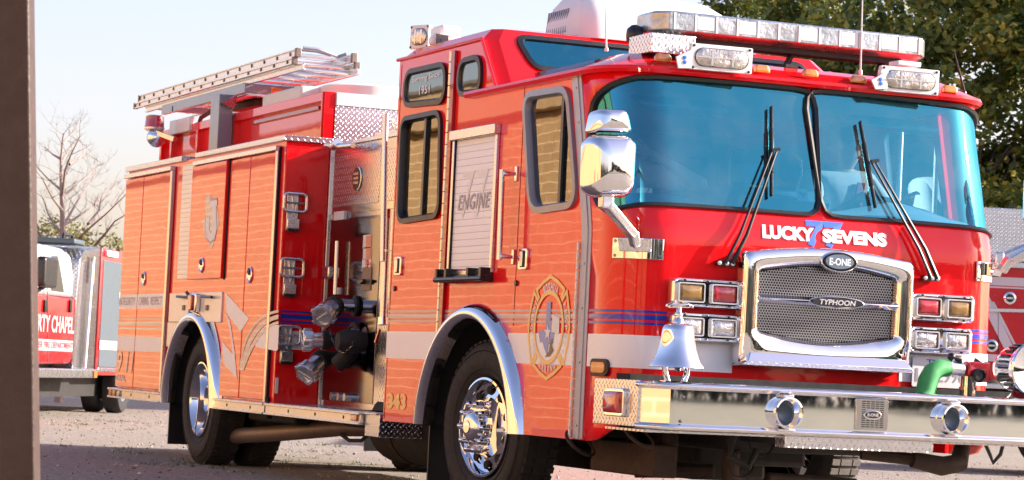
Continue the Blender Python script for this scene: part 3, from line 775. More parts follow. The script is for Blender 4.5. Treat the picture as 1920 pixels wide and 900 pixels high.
# lettering above the grille
lettering('lettering', '77', lambda u, v: cabp(1.105+u-CX, 1.652+v, .004), .24, .148, M['letterblue'], ENG, fat=.045)
lettering('lettering', 'LUCKY', lambda u, v: cabp(.828+u-CX, 1.680+v+u*.0, .0065), .325, .078, M['letterwhite'], ENG, fat=.06)
lettering('lettering', 'SEVENS', lambda u, v: cabp(1.205+u-CX, 1.680+v, .0065), .415, .078, M['letterwhite'], ENG, fat=.06)
# wipers
def wiper(pivot, tip_arm, b0, b1):
    pv = F(*pivot, YF-.03)
    mb = MB(); mb.obox(pv, (.055, 0, 0), (0, .022, 0), (0, 0, .016)); w = P('wiper', mb, M['black'], bevel=.006)
    ta = cabp(*cabuv(*tip_arm), .042)
    m = MB(); m.tube([pv+Vector((-.012, -.03, .0)), pv.lerp(ta, .25)+Vector((-.012, -.055, 0)), ta+Vector((-.012, 0, 0))], [.011, .009, .006], 8); m.tube([pv+Vector((.03, -.03, .0)), pv.lerp(ta, .25)+Vector((.030, -.055, 0)), ta+Vector((.016, 0, 0))], [.014, .011, .006], 8); m.bar(ta+Vector((-.02, -.01, 0)), ta+Vector((.03, -.01, .01)), .014, .018); P('wiper_arm', m, M['black'], w)
    q0, q1 = cabp(*cabuv(*b0), .02), cabp(*cabuv(*b1), .02)
    m = MB(); m.bar(q0, q1, .012, .026, up=(0, 1, 0)); m.bar(q0.lerp(q1, .25), q0.lerp(q1, .75), .016, .036, up=(0, 1, 0)); P('wiper_blade', m, M['black'], w, bevel=.003)
    m = MB()
    for dx in (-.045, .0, .035): m.lathe([(0, -.01), (.012, -.008), (.013, .004)], pv+Vector((dx, -.022, 0)), (0, 1, 0), 10)
    build_each('wiper_bolt', m, M['satin'], w)
wiper((1359, 494), (1445, 283), (1443, 200), (1443, 368)); wiper((1744, 522), (1630, 304), (1609, 228), (1638, 390))
# mirrors on both front corners
def mirror(sg):
    def X(x): return x if sg < 0 else W-x
    def V(p): return Vector((X(p[0]), p[1], p[2]))
    y = -.62
    def fp(px, py, Y=y): p = F(px, py, Y); return p
    mb = MB()
    def ring(pts, dY, sc): c = sum(pts, Vector())/len(pts); return [V((c+(p-c)*sc)+Vector((0, dY, 0))) for p in pts]
    body = [(p[0], p[1]) for p in rquad([(1098, 352), (1112, 370), (1172, 371), (1183, 350), (1187, 268), (1176, 254), (1112, 251), (1100, 266)], [6, 10, 10, 6, 6, 10, 10, 6], 3)]
    body = [fp(*p) for p in body]
    mb.loft([ring(body, .09, .95), ring(body, .03, 1.0), ring(body, -.03, .985), ring(body, -.070, .90), ring(body, -.092, .74), ring(body, -.104, .52), ring(body, -.110, .28)])
    mr = P('mirror', mb, M['chrome'], smooth=60)
    mb = MB(); cap = [fp(*p) for p in rquad([(1106, 248), (1181, 250), (1173, 212), (1165, 206), (1122, 205), (1114, 211)], 5, 3)]
    mb.loft([ring(cap, .08, .95), ring(cap, .03, 1.0), ring(cap, -.03, .98), ring(cap, -.06, .84), ring(cap, -.078, .6), ring(cap, -.084, .3)]); P('convex_mirror', mb, M['chrome'], mr, smooth=60)
    mb = MB(); g = [fp(*p) for p in ((1106, 360), (1178, 362), (1180, 270), (1106, 262))]; mb.add([V(p+Vector((0, .092, 0))) for p in g], [(0, 1, 2, 3)]); P('mirror_glass', mb, M['chrome'], mr)
    p0 = V(fp(1137, 355)); p1 = V(fp(1136, 392)); p2 = V(F(1186, 440, -.53)); p3 = V(F(1192, 462, -.50))
    mb = MB(); mb.bar(p0, p1, .075, .06, up=(0, 1, 0)); mb.bar(p1+Vector((0, 0, .03)), p2, .05, .075, up=(0, 1, 0)); mb.bar(p2+Vector((0, 0, .02)), p3, .05, .06, up=(0, 1, 0)); P('mirror_arm', mb, M['satin'], mr, bevel=.012, seg=3)
    a = cabuv(1194, 466, -1.15, 1.6)
    mb = MB(); ss = a[0] if sg < 0 else -a[0]
    mb.loft([[cabp(ss+u, a[1]-.057, .002), cabp(ss+u, a[1]+.057, .002), cabp(ss+u, a[1]+.057, .014), cabp(ss+u, a[1]-.057, .014)] for u in [-.145+.29*k/12 for k in range(13)]]); mb.loft([[cabp(ss+u, a[1]-.02, .01), cabp(ss+u, a[1]+.05, .01), cabp(ss+u, a[1]+.05, .09), cabp(ss+u, a[1]-.02, .06)] for u in [-.07+.15*k/6 for k in range(7)]])
    P('mirror_bracket', mb, M['chrome'], mr, bevel=.003)
    m = MB()
    for du in (-.125, .125):
        for dv in (-.04, .04): m.lathe([(0, .004), (.009, .003), (.010, -.003)], cabp(ss+du, a[1]+dv, .014), cabp(ss+du, a[1], 1)-cabp(ss+du, a[1], 0), 8)
    build_each('bracket_bolt', m, M['steel_panel'], mr)
mirror(-1); mirror(1)
# bumper --------------------------------------------------------------------------------------------
BY, BX0, BX1 = -1.08, -.10, 2.54
plan = [(BX0, -.44), (BX0, -.955), (BX0+.012, -.985), (BX0+.13, -1.075), (BX0+.18, BY), (BX1-.18, BY), (BX1-.13, -1.075), (BX1-.012, -.985), (BX1, -.955), (BX1, -.44)]
def bump_sweep(prof, pl):
    rings = []
    for i, (x, y) in enumerate(pl):
        a = Vector(pl[max(0, i-1)]); b = Vector(pl[min(len(pl)-1, i+1)]); t = (b-a).normalized(); n = Vector((t.y, -t.x))
        rings.append([Vector((x+n.x*o, y+n.y*o, z)) for o, z in prof])
    return rings
front_plan = plan[1:-1]
mb = MB(); mb.loft(bump_sweep([(0, .645), (0, .835)], front_plan), closed=False, cap=False); bp = P('bumper', mb, M['chrome'], smooth=25)
def rollprof(z0, z1, out, n=9): return [((out*sin(pi*k/(n-1))), z0+(z1-z0)*k/(n-1)) for k in range(n)]
for z0, z1 in ((.613, .652), (.828, .868)):
    mb = MB(); mb.loft(bump_sweep([(-.02, z0)]+rollprof(z0, z1, .026)+[(-.02, z1)], front_plan), closed=False, cap=False); P('bumper_roll', mb, M['chrome'], bp, smooth=70)
for X, sg in ((BX0, -1), (BX1, 1)):
    mb = MB(); mb.box((X-.004*sg, -.945, .625), (X+.008*sg*1, -.42, .868)); mb.box((X+.008*sg, -.975, .625), (X-.01*sg, -.945, .868)); P('bumper_end_plate', mb, M['plate'], bp, bevel=.002)
    p = S(1160, 754, BX0)
    m = MB(); m.prism(rrect(p.y-.115, p.y+.115, p.z-.075, p.z+.075, .02), lambda u, v, d: Vector((d, u, v)), X+.008*sg, X+.03*sg); bz = P('corner_lamp', m, M['chrome'], bp, bevel=.005)
    m = MB(); m.loft([[Vector((X+o*sg, u, v)) for u, v in rrect(p.y-.095+i, p.y+.095-i, p.z-.058+i, p.z+.058-i, .012)] for o, i in ((.028, 0), (.05, .004), (.058, .018))]); P('lens', m, M['redlens'], bz, smooth=60)
mb = MB(); mb.box((BX0+.02, -1.03, .845), (BX1-.02, -.42, .857)); mb.box((BX0+.03, -1.0, .60), (BX1-.03, -.5, .612)); P('bumper_deck', mb, M['plate2'], bp)
mb = MB(); mb.box((.02, -.6, .62), (2.42, -.42, .90)); P('bumper_gap', mb, M['hole'], bp)
mb = MB()
for x in (.15, .32, .9, 1.35, 2.0): mb.lathe([(0, .012), (.012, .010), (.014, 0)], (x, -.98, .857), (0, 0, 1), 8)
build_each('deck_bolt', mb, M['chrome'], bp)
mb = MB(); mb.box((.72, -1.06, .548), (1.63, -.95, .612)); P('tow_plate', mb, M['plate'], bp, bevel=.003)
mb = MB()
for x, z in ((BX0+.20, .79), (BX0+.19, .665)): mb.lathe([(0, -.008), (.009, -.006), (.01, .002)], (x, BY, z), (0, 1, 0), 8)
build_each('bumper_bolt', mb, M['steel_panel'], bp)
for q in ((1473, 774), (1785, 786)):
    c = F(*q, BY-.02); mb = MB(); mb.lathe([(.082, .02), (.086, -.03), (.083, -.045), (.074, -.046), (.066, -.035), (.050, -.01), (.040, .012)], c, (0, 1, 0), 36); hn = P('air_horn', mb, M['chrome'], smooth=60)
    m = MB(); m.lathe([(0, .008), (.030, .008), (.044, .002)], c, (0, 1, 0), 24); P('horn_throat', m, M['throat'], hn, smooth=60)
    m = MB(); m.box((c.x-.03, BY+.04, c.z+.08), (c.x+.03, BY-.05, c.z+.096)); m.box((c.x-.05, BY+.02, c.z-.098), (c.x+.05, BY-.04, c.z-.085)); build_each('horn_bracket', m, M['satin'], hn, bevel=.003)
c = F(1634, 778, BY-.004); x0, x1, z0, z1 = c.x-.098, c.x+.098, c.z-.083, c.z+.083
mb = MB(); mb.prism(rrect(x0, x1, z0, z1, .01), lambda u, v, d: Vector((u, d, v)), BY+.001, BY-.012); sg_ = P('speaker_grille', mb, M['brushed'], bevel=.002)
mb = MB()
for i in range(13):
    for j in range(5):
        z = z0+.016+i*.0112; x = x0+.034+j*.028
        if abs(z-c.z) < .028 and abs(x+.010-c.x) < .05: continue
        mb.box((x, BY-.0135, z), (x+.021, BY-.0120, z+.006))
build_each('speaker_slot', mb, M['hole'], sg_)
mb = MB(); oval(mb, c.x, c.z, .056, .026, BY-.012, BY-.018); bd = P('badge', mb, M['chrome'], bevel=.003)
mb = MB(); oval(mb, c.x, c.z, .046, .018, BY-.016, BY-.020); P('badge_face', mb, M['black'], bd)
lettering('lettering', 'E-ONE', fm(c.x-.034, c.z-.009, BY-.0215), .068, .018, M['satin'], bd, fat=.04)
# bell on its yoke
bc = F(1270, 650, -.93)
z0 = F(1270, 690, -.93).z; z1 = F(1270, 606, -.93).z; x = bc.x; KB = (z1-z0)/.254
mb = MB(); H = z1-z0
mb.lathe([(r_*KB, h_*KB) for r_, h_ in ((.150, 0), (.160, .004), (.158, .012), (.140, .035), (.122, .075), (.107, .12), (.098, .17), (.092, .215), (.084, .240), (.06, .252), (.0, .254))], (x, -.93, z0), (0, 0, 1), 48)
bl = P('bell', mb, M['chrome'], smooth=60)
zb_ = z0-.36+.34*KB; mb = MB(); mb.lathe([(.0, .25), (.035, .252), (.03, .27), (.018, .285), (.022, .30), (.014, .315), (.012, .345), (.0, .36)], (x, -.93, z0-.25+.25*KB), (0, 0, 1), 16); z0b = z0-.25+.25*KB
mb.obox((x, -.93, z0b+.345), (.06, 0, .004), (0, .012, 0), (0, 0, .010)); mb.obox((x-.05, -.93, z0b+.355), (.025, 0, .012), (0, .010, 0), (0, 0, .008)); mb.obox((x+.05, -.93, z0b+.355), (.03, 0, -.012), (0, .010, 0), (0, 0, .008)); P('bell_eagle', mb, M['chrome'], bl, bevel=.004)
mb = MB(); mb.tube([(x+.075*cos(a), -.93, .868+.085*sin(a)+.01) for a in [pi*(1+k/14) if False else -pi+pi*k/14 for k in range(15)]][::1], .016, 8) if False else None
mb.tube([(x-.07, -.93, z0+.03), (x-.062, -.93, z0-.03), (x-.045, -.93, .862)], .016, 10); mb.tube([(x+.07, -.93, z0+.03), (x+.062, -.93, z0-.03), (x+.045, -.93, .862)], .016, 10); mb.box((x-.075, -.965, .857), (x+.075, -.895, .872)); P('bell_yoke', mb, M['chrome'], bl, smooth=60)
mb = MB(); mb.tube([(x, -.93, z0+.1), (x+.005, -.94, z0+.005)], .008, 6); mb.lathe([(0, -.02), (.016, -.012), (.02, 0), (.016, .012), (0, .02)], (x+.005, -.94, z0-.0), (0, 0, 1), 12); P('clapper', mb, M['steel_panel'], bl)
# siren at the far corner of the bumper
c = F(1899, 694, -.90); sr = c.x+.05; zc = c.z+.01
mb = MB(); mb.lathe([(0, .29), (.05, .275), (.095, .235), (.118, .17), (.122, .13)], (sr, -1.0, zc), (0, 1, 0), 36); q = P('siren', mb, M['whitemetal'], smooth=60)  # white stands for bright reflections in the chrome dome
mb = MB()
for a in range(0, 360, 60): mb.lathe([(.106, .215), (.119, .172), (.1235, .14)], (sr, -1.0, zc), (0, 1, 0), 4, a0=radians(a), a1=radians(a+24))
build_each('red_reflection', mb, M['redlens'], q)  # red patches painted as reflections in the chrome dome
mb = MB(); mb.lathe([(.128, .16), (.134, .13), (.134, .02), (.150, -.02), (.158, -.05), (.150, -.06), (.135, -.03), (.0, -.0)], (sr, -1.0, zc), (0, 1, 0), 40); P('siren_horn', mb, M['chrome'], q, smooth=50)
mb = MB()
for k in range(24): a = 2*pi*k/24; mb.obox((sr+.136*cos(a), -.925, zc+.136*sin(a)), Vector((cos(a), 0, sin(a)))*.004, (0, .04, 0), Vector((-sin(a), 0, cos(a)))*.006)
build_each('siren_vane', mb, M['black'], q)
mb = MB(); mb.lathe([(.09, 0), (.07, .02), (.045, .05), (.045, .12)], (sr, -.92, .86), (0, 0, 1), 20); P('siren_foot', mb, M['redlens'], q)
# licence plate
a, b = F(1716, 664, YF-.02), F(1830, 722, YF-.02)
mb = MB(); mb.prism(rrect(1.805, 2.18, .905, 1.075, .012), lambda u, v, d: Vector((u, d, v)), YF-.012, YF-.018); lp = P('licence_plate', mb, M['platewhite'], bevel=.001)
lettering('lettering', 'TEXAS', fm(1.895, 1.035, YF-.0195), .20, .028, M['letterblue'], lp, fat=.03)
lettering('lettering', '1', fm(1.825, .935, YF-.0195), .018, .075, M['lettergrey'], lp, fat=.01); lettering('lettering', '2996', fm(1.965, .935, YF-.0195), .19, .078, M['lettergrey'], lp, fat=.01)
# front discharge valve
def VP(px, py, Y=-.88): return F(px, py, Y)
mb = MB(); v0 = VP(1808, 694); v1 = VP(1842, 700)
mb.tube([v0, v1], .050, 16); mb.obox((v0+v1)/2+Vector((.025, 0, 0)), (.058, 0, 0), (0, .045, 0), (0, 0, .055)); vv = P('discharge_valve', mb, M['nozzlered'], bevel=.01, seg=3)
mb = MB(); mb.lathe([(.036, .02), (.040, 0), (.040, -.03), (.030, -.034), (.026, -.02), (.0, -.015)], VP(1832, 704, -.925), (0, 1, 0), 24); P('valve_port', mb, M['black'], vv, smooth=50)
for (pa, pb, pc) in (((1800, 686), (1800, 674), (1784, 669)), ((1828, 690), (1830, 678), (1848, 686))):
    mb = MB(); a, b, cc = VP(*pa), VP(*pb), VP(*pc); mb.tube([a, b, cc], [.018, .022, .007], 10); mb.lathe([(0, -.024), (.017, -.017), (.024, 0), (.017, .017), (0, .024)], cc, (1, 0, 0), 14); P('valve_lever', mb, M['black'], vv, smooth=60)
mb = MB(); b = VP(1815, 716); mb.tube([b+Vector((0, 0, .03)), Vector((b.x, b.y, .86))], .045, 20); mb.tube([Vector((b.x, b.y, .90)), Vector((b.x, b.y, .915))], .052, 20); P('valve_riser', mb, M['chrome'], vv)
mb = MB(); mb.tube([VP(1804, 693), VP(1776, 690)], [.036, .042], 20); P('coupling', mb, M['satin'], vv)
hs = MB(); hs.tube([VP(1778, 691), VP(1762, 690, -.885), VP(1748, 698, -.89), VP(1740, 714, -.90), VP(1735, 736, -.90), VP(1730, 748, -.92)], [.044, .050, .054, .056, .054, .05], 20)
for k, (a_, r_) in enumerate(((0, 0),)): pass
ho = build('hose', hs, M['hose'], None, smooth=70); tag(ho, 'green fire hose curving down from the red valve on the chrome bumper', 'hose')
# floodlights on the visor -----------------------------------------------------------------------------
def flood(p, w, h, nrm, arm_pts, back=.11):
    n = Vector(nrm).normalized(); r = Vector((0, 0, 1)).cross(n).normalized()*-1; u = r.cross(n)*-1
    if u.z < 0: u = -u
    f = lambda a, b, d: Vector(p)+r*a+u*b+n*d
    mb = MB(); o = rrect(-w/2, w/2, -h/2, h/2, .008); mb.loft([[f(a, b, 0) for a, b in o], [f(a, b, -.03) for a, b in o], [f(a*.88, b*.86, -.04) for a, b in o], [f(a*.80, b*.8, -back) for a, b in o]])
    fl = P('floodlight', mb, M['whitemetal'], bevel=.003)
    i = rrect(-w*.42, w*.42, -h*.34, h*.34, h*.33, 8)
    m = MB(); m.loft([[f(a, b, .004) for a, b in rrect(-w*.435, w*.435, -h*.36, h*.36, h*.35, 8)], [f(a, b, .005) for a, b in i]], cap=False); P('lens_rim', m, M['black'], fl)
    m = MB(); m.loft([[f(a, b, .003) for a, b in i], [f(a*.96, b*.92, .009) for a, b in i], [f(a*.6, b*.5, .012) for a, b in i]]); P('lens', m, M['floodlens'], fl, smooth=60)
    m = MB(); m.bar(f(-w*.4, .0, .0135), f(w*.4, 0, .0135), .006, .004, up=n); m.bar(f(-w*.17, -h*.3, .013), f(-w*.17, h*.3, .013), .012, .003, up=n); m.bar(f(w*.16, -h*.3, .013), f(w*.16, h*.3, .013), .012, .003, up=n); P('lamp_tube', m, M['satin'], fl)
    m = MB()
    for a, b in ((-w*.45, -h*.42), (w*.45, -h*.42), (-w*.45, h*.42), (w*.45, h*.42)): m.lathe([(0, .005), (.007, .004), (.008, 0)], f(a, b, 0), n, 8)
    build_each('screw', m, M['gasket'], fl)
    m = MB(); m.add([Vector(q) for q in arm_pts]+[Vector(q)+Vector((.0, .012, 0)) for q in arm_pts], [(0, 1, 2, 3), (7, 6, 5, 4), (0, 4, 5, 1), (1, 5, 6, 2), (2, 6, 7, 3), (3, 7, 4, 0)]); P('lamp_bracket', m, M['whitemetal'], fl, bevel=.002)
    m = MB()
    for t in (.3, .6): q = Vector(arm_pts[0]).lerp(Vector(arm_pts[3]), .5).lerp(Vector(arm_pts[1]).lerp(Vector(arm_pts[2]), .5), t); m.lathe([(0, -.005), (.011, -.004), (.012, 0)], q, (0, 1, 0), 10)
    build_each('bracket_bolt', m, M['letterblue'], fl)
    return fl
def FL(px, py): return F(px, py, -.36)
c = FL(1353, 110); flood(c, .375, .145, (-.05, -1, -.04), [FL(1268, 106), FL(1272, 128), FL(1296, 128), FL(1300, 92)])
c = FL(1706, 151); flood(c, .375, .145, (-.05, -1, -.04), [FL(1634, 150), FL(1642, 168), FL(1664, 166), FL(1666, 132)])
mb = MB(); a = FL(1706, 122); mb.box((a.x-.075, -.36, a.z-.005), (a.x+.075, -.25, a.z+.022)); P('flood_cap', mb, M['whitemetal'], bevel=.004)
c = S(786, 69, .10); flood(c, .17, .16, (-.86, -.40, .02), [S(838, 95, .10), S(842, 66, .10), S(815, 62, .10), S(808, 90, .10)], .09)
mb = MB(); mb.obox(S(835, 66, .2), (.07, 0, 0), (0, .11, 0), (0, 0, .055)); mb.tube([S(823, 75, .12), S(815, 78, .12)], .05, 14); P('flood_motor', mb, M['whitemetal'], bevel=.015)
# amber clearance lamps
for q in ((1243, 108), (1428, 129), (1519, 137), (1609, 149), (1780, 167)):
    uv = None; p = F(*q, -.27)
    mb = MB(); mb.loft([[p+Vector((a*.9+0, b*.5, -.02+0)) for a, b in rrect(-.055, .055, -.03, .03, .02)], [p+Vector((a, b*.6, .0)) for a, b in rrect(-.052, .052, -.03, .03, .02)], [p+Vector((a*.7, b*.4, .020)) for a, b in rrect(-.052, .052, -.03, .03, .02)]]); P('clearance_lamp', mb, M['amber'], smooth=50)
# light bar
def lbr(z, i): return [Vector(p) for p in ((.33+i, .20-i, z), (.33+i, .0, z), (.40+i, -.09+i, z), (2.04-i, -.09+i, z), (2.11-i, .0, z), (2.11-i, .20-i, z))]
mb = MB(); mb.loft([lbr(2.835, .012), lbr(2.842, 0), lbr(2.938, .0), lbr(2.950, .02)]); lb = P('light_bar', mb, M['barlens'], smooth=20, bevel=.004)
mb = MB(); mb.loft([lbr(2.815, .05), lbr(2.836, .012)]); P('light_bar_base', mb, M['satin'], lb)
mb = MB()
for k in range(13):
    x = .43+(2.02-.43)*k/12; mb.box((x-.006, -.096, 2.842), (x+.006, -.084, 2.938))
P_ = build_each('lens_rib', mb, M['whitemetal'], lb)
for k in (1, 3, 6, 8, 10, 11):
    x = .43+(2.02-.43)*k/12; m = MB(); m.box((x+.012, -.0935, 2.856), (x+.115, -.090, 2.928)); P('lamp_module', m, M['platewhite'], lb)
mb = MB()
for x in (.62, 1.22, 1.82): mb.box((x-.04, -.03, 2.70), (x+.04, .14, 2.72)); mb.bar((x, .05, 2.71), (x+.05, .05, 2.82), .05, .02)
mb.bar((.5, .05, 2.80), (1.95, .05, 2.80), .12, .03); P('light_bar_mount', mb, M['dark'], lb)
mb = MB(); a = F(1190, 92, .02); b = F(1302, 95, -.18); mb.box((a.x, -.19, 2.69), (b.x, .10, 2.80)); P('cable_box', mb, M['plate'], bevel=.003)
mb = MB(); c = F(1190, 66, .15); mb.lathe([(0, -.05), (.035, -.045), (.058, -.02), (.062, 0), (.05, .04)], c, (.95, -.3, 0), 24); P('horn_speaker', mb, M['black'], smooth=60)
# aerials
for (pa, pb, Y) in (((1137, 96), (1134, -30), .6), ((1613, 140), (1618, -30), -.1), ((1809, 176), (1789, 95), .3)):
    a, b = F(*pa, Y), F(*pb, Y); mb = MB(); mb.tube([a, b], [.006 if Y < .3 or Y > .5 else .009, .003], 6); mb.tube([a, a.lerp(b, .05)], .012, 8); P('aerial', mb, M['gasket'] if Y == .3 else M['whitemetal'])
# roof air conditioner
def acr(z, i, f): return rrect(.68+i, 2*CX-.68-i, 1.72+i*.6+f, 2.44-i*.5, .12)
mb = MB(); mb.loft([[Vector((u, v, z)) for u, v in acr(z, i, f)] for z, i, f in ((3.0, .0, 0), (3.13, 0.0, .0), (3.24, .035, .05), (3.31, .09, .14), (3.345, .18, .24), (3.355, .28, .36))]); ac = P('air_conditioner', mb, M['fibreglass'], smooth=60)
mb = MB()
for k in range(10): y = 2.03+.034*k; mb.bar((.679, y, 3.06), (.698, y+.01, 3.215), .008, .012, up=(0, 1, 0))
build_each('louver', mb, M['grey'], ac)
# ================================================================= FIRE ENGINE: wheels, body, pump, top
def wheel(c, rot, sg, rear=False):
    """one road wheel; sg=-1 faces the near side"""
    m4 = Matrix.Translation(c) @ Matrix.Rotation(rot, 4, 'Z')
    def L(p): return m4 @ Vector((p[0]*-sg, p[1], p[2]))      # local: outer face towards +... x = -depth
    def put(mb): mb.v = [m4 @ Vector((-sg*v.x, v.y, v.z)) for v in mb.v]; return mb
    AX = (1, 0, 0)        # local x grows inboard
    offs = [0] if not rear else [0, .34]
    root = None
    for o in offs:
        mb = MB(); mb.lathe([(.300, o+.045), (.330, o+.006), (.40, o-.010), (.455, o-.012), (.495, o+.006), (.520, o+.024), (.530, o+.05), (.532, o+.13), (.530, o+.21), (.50, o+.25), (.42, o+.265), (.30, o+.23)], (0, 0, 0), AX, 64)
        for r in (.36, .47):
            mb.lathe([(r-.004, o-.002-(.010 if r > .4 else .0)), (r, o-.006-(.010 if r > .4 else .0)), (r+.004, o-.002-(.010 if r > .4 else .0))], (0, 0, 0), AX, 64)
        t = P('wheel', put(mb), M['rubber'], None if root is None else root, smooth=50)
        if root is None: root = t
        mb = MB()
        for k in range(56):
            a = 2*pi*k/56
            for xx, w in ((.052, .035), (.13, .05), (.208, .035)):
                mb.obox((o+xx, .531*cos(a), .531*sin(a)), (w*.8, 0, 0), Vector((0, cos(a), sin(a)))*.006, Vector((0, -sin(a), cos(a)))*.019)
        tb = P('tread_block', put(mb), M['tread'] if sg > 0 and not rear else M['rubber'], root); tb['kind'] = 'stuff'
    if not rear:
        mb = MB(); mb.lathe([(.292, .05), (.305, .012), (.305, .002), (.292, -.002), (.284, .010), (.272, .045), (.245, .060), (.185, .040), (.170, .015), (.165, -.02), (.13, -.028), (.0, -.028)], (0, 0, 0), AX, 64); P('rim', put(mb), M['chrome'], root, smooth=40)
        mb = MB()
        for k in range(10): a = 2*pi*(k+.5)/10; mb.lathe([(0, -.012), (.026, -.012), (.029, .0)], (.048, .228*cos(a), .228*sin(a)), (1, 0, 0), 16)
        build_each('hand_hole', put(mb), M['hole'], root)
        mb = MB(); mb.lathe([(.100, -.02), (.098, -.05), (.088, -.085), (.064, -.102), (.040, -.104), (.036, -.112), (0, -.112)], (0, 0, 0), AX, 36); P('hub', put(mb), M['chrome'], root, smooth=40)
        rr_, x0 = .143, -.026
    else:
        mb = MB(); mb.lathe([(.292, .05), (.307, .010), (.305, .0), (.293, -.002), (.286, .012), (.276, .06), (.262, .11), (.255, .2), (.245, .255), (.20, .285), (.12, .285), (0, .285)], (0, 0, 0), AX, 64); P('rim', put(mb), M['chrome'], root, smooth=40)
        mb = MB()
        for k in range(10): a = 2*pi*(k+.5)/10; mb.lathe([(0, -.012), (.026, -.012), (.029, .0)], (.272, .222*cos(a), .222*sin(a)), (1, 0, 0), 16)
        build_each('hand_hole', put(mb), M['hole'], root)
        mb = MB(); mb.lathe([(.125, .28), (.122, .16), (.110, .12), (.085, .10), (0, .095)], (0, 0, 0), AX, 36); P('hub', put(mb), M['chrome'], root, smooth=40)
        rr_, x0 = .155, .28
    for k in range(10):
        a = 2*pi*k/10; mb = MB(); mb.lathe([(.024, 0), (.024, -.018), (.019, -.024), (.019, -.052), (.013, -.066), (0, -.070)], (x0, rr_*cos(a), rr_*sin(a)), (1, 0, 0), 12); P('lug_nut', put(mb), M['chrome'], root, smooth=50)
    return root
wheel((.065, 1.595, .532), radians(7), -1)
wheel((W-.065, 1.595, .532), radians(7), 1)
wheel((.035, 7.735, .532), 0, -1, True); wheel((W-.035, 7.735, .532), 0, 1, True)
# chassis -----------------------------------------------------------------------------------------------
mb = MB()
for x in (.78, 1.62): mb.box((x, -.95, .56), (x+.08, 10.1, .82))
for y in (-.45, 2.7, 5.3, 8.8, 10.0): mb.box((.8, y, .6), (1.66, y+.12, .76))
P('chassis_frame', mb, M['dark'])
mb = MB(); mb.box((.86, .25, .40), (1.58, 2.6, 1.0)); mb.box((.95, .5, .30), (1.45, 1.9, .45)); mb.box((.70, -.45, .50), (1.75, .25, .98)); P('engine_sump', mb, M['dark'], bevel=.03)
mb = MB(); mb.tube([(.3, 1.6, .50), (2.14, 1.6, .50)], .075, 14); P('axle', mb, M['dark'])
mb = MB(); mb.box((.75, 1.0, .46), (.86, 2.2, .58)); mb.box((1.60, 1.0, .46), (1.71, 2.2, .58)); build_each('leaf_spring', mb, M['dark'], ENG)
mb = MB(); mb.tube([(.36, 7.735, .53), (2.1, 7.735, .53)], .10, 16); mb.lathe([(0, -.24), (.2, -.16), (.25, 0), (.2, .16), (0, .24)], (1.22, 7.735, .53), (1, 0, 0), 20)
P('axle', mb, M['dark'])
mb = MB(); mb.box((.28, -.40, .34), (.42, .45, .52)); mb.tube([(.35, .0, .36), (.75, -.2, .38)], .04, 10); mb.tube([(1.0, -.35, .36), (1.6, -.3, .34)], .03, 10); mb.tube([(.5, -.1, .42), (.5, -.1, .60)], .06, 12); mb.tube([(.72, -.45, .5), (.72, -.45, .36), (.80, -.42, .32)], .05, 10)
P('steering_gear', mb, M['rust'], bevel=.01)
mb = MB()
for a in (0, .12): mb.lathe([(.075, 0), (.078, .012), (.066, .014)], (.70+a, -.62, .44+.12*(a > 0)), (0, 1, 0), 16)
mb.tube([(.66, -.6, .60), (.62, -.62, .48), (.74, -.62, .42), (.80, -.6, .52)], .02, 8); P('tow_eye', mb, M['dark'])
mb = MB(); mb.tube([(1.72, -.7, .50), (1.90, -.72, .47), (2.02, -.70, .49), (2.10, -.6, .58)], [.045, .055, .055, .045], 14); mb.tube([(1.45, -.6, .52), (1.74, -.68, .50)], .035, 10); P('intake_hose', mb, M['rust'])
mb = MB(); a = F(1845, 832, -.9); mb.tube([F(1848, 834, -.9), F(1856, 852, -.9), F(1862, 868, -.9), F(1876, 852, -.9), F(1880, 836, -.9)], .011, 8); P('air_line', mb, M['gasket'])
for X in (.16, .30):
    pass
mb = MB()
for q, Y in (((1195, 818), -.55), ((1075, 833), .1)):
    c = F(*q, Y); c.x = max(c.x, .05); mb.lathe([(.10, 0), (.105, .012), (.09, .018)], c, (.35, -.55, .75), 24)
build_each('step_ring', mb, M['rust'], ENG)
mb = MB(); mb.tube([(.55, 2.65, .46), (.55, 4.3, .46)], .26, 28); tk = P('fuel_tank', mb, M['dark'], smooth=50)
mb = MB(); 
for y in (2.78, 3.9): mb.lathe([(.262, -.03), (.267, -.03), (.267, .03), (.262, .03)], (.55, y, .46), (0, 1, 0), 28)
mb.lathe([(.13, 0), (.16, -.01), (.17, .0)], (.55, 2.645, .46), (0, 1, 0), 24); build_each('tank_strap', mb, M['rust'], tk)
mb = MB(); mb.box((.06, 2.475, .10), (.62, 2.49, .95)); P('mud_flap', mb, M['gasket'])
mb = MB(); mb.box((.03, 8.62, .125), (.66, 8.64, 1.0)); P('mud_flap', mb, M['gasket'])
mb = MB(); mb.box((1.80, 8.62, .125), (2.41, 8.64, 1.0)); P('mud_flap', mb, M['gasket'])
pe = S(417, 819, .22); mb = MB(); mb.tube([pe, pe.lerp(Vector((.30, 5.6, .36)), .7), (.42, 5.3, .40), (.8, 4.2, .45)], .062, 20); mb.tube([pe+Vector((0, -.002, 0)), pe+Vector((0, .05, .0))], .056, 20); P('exhaust_pipe', mb, M['exhaust'], smooth=60)
mb = MB(); mb.box((.45, 4.4, .42), (.76, 5.5, .62)); mb.box((.2, 5.7, .40), (.75, 6.9, .60)); mb.box((.10, 3.3, .44), (.7, 4.3, .56)); mb.box((1.7, 3.0, .40), (2.3, 6.8, .60)); build_each('tool_box', mb, M['dark'], ENG, bevel=.02)
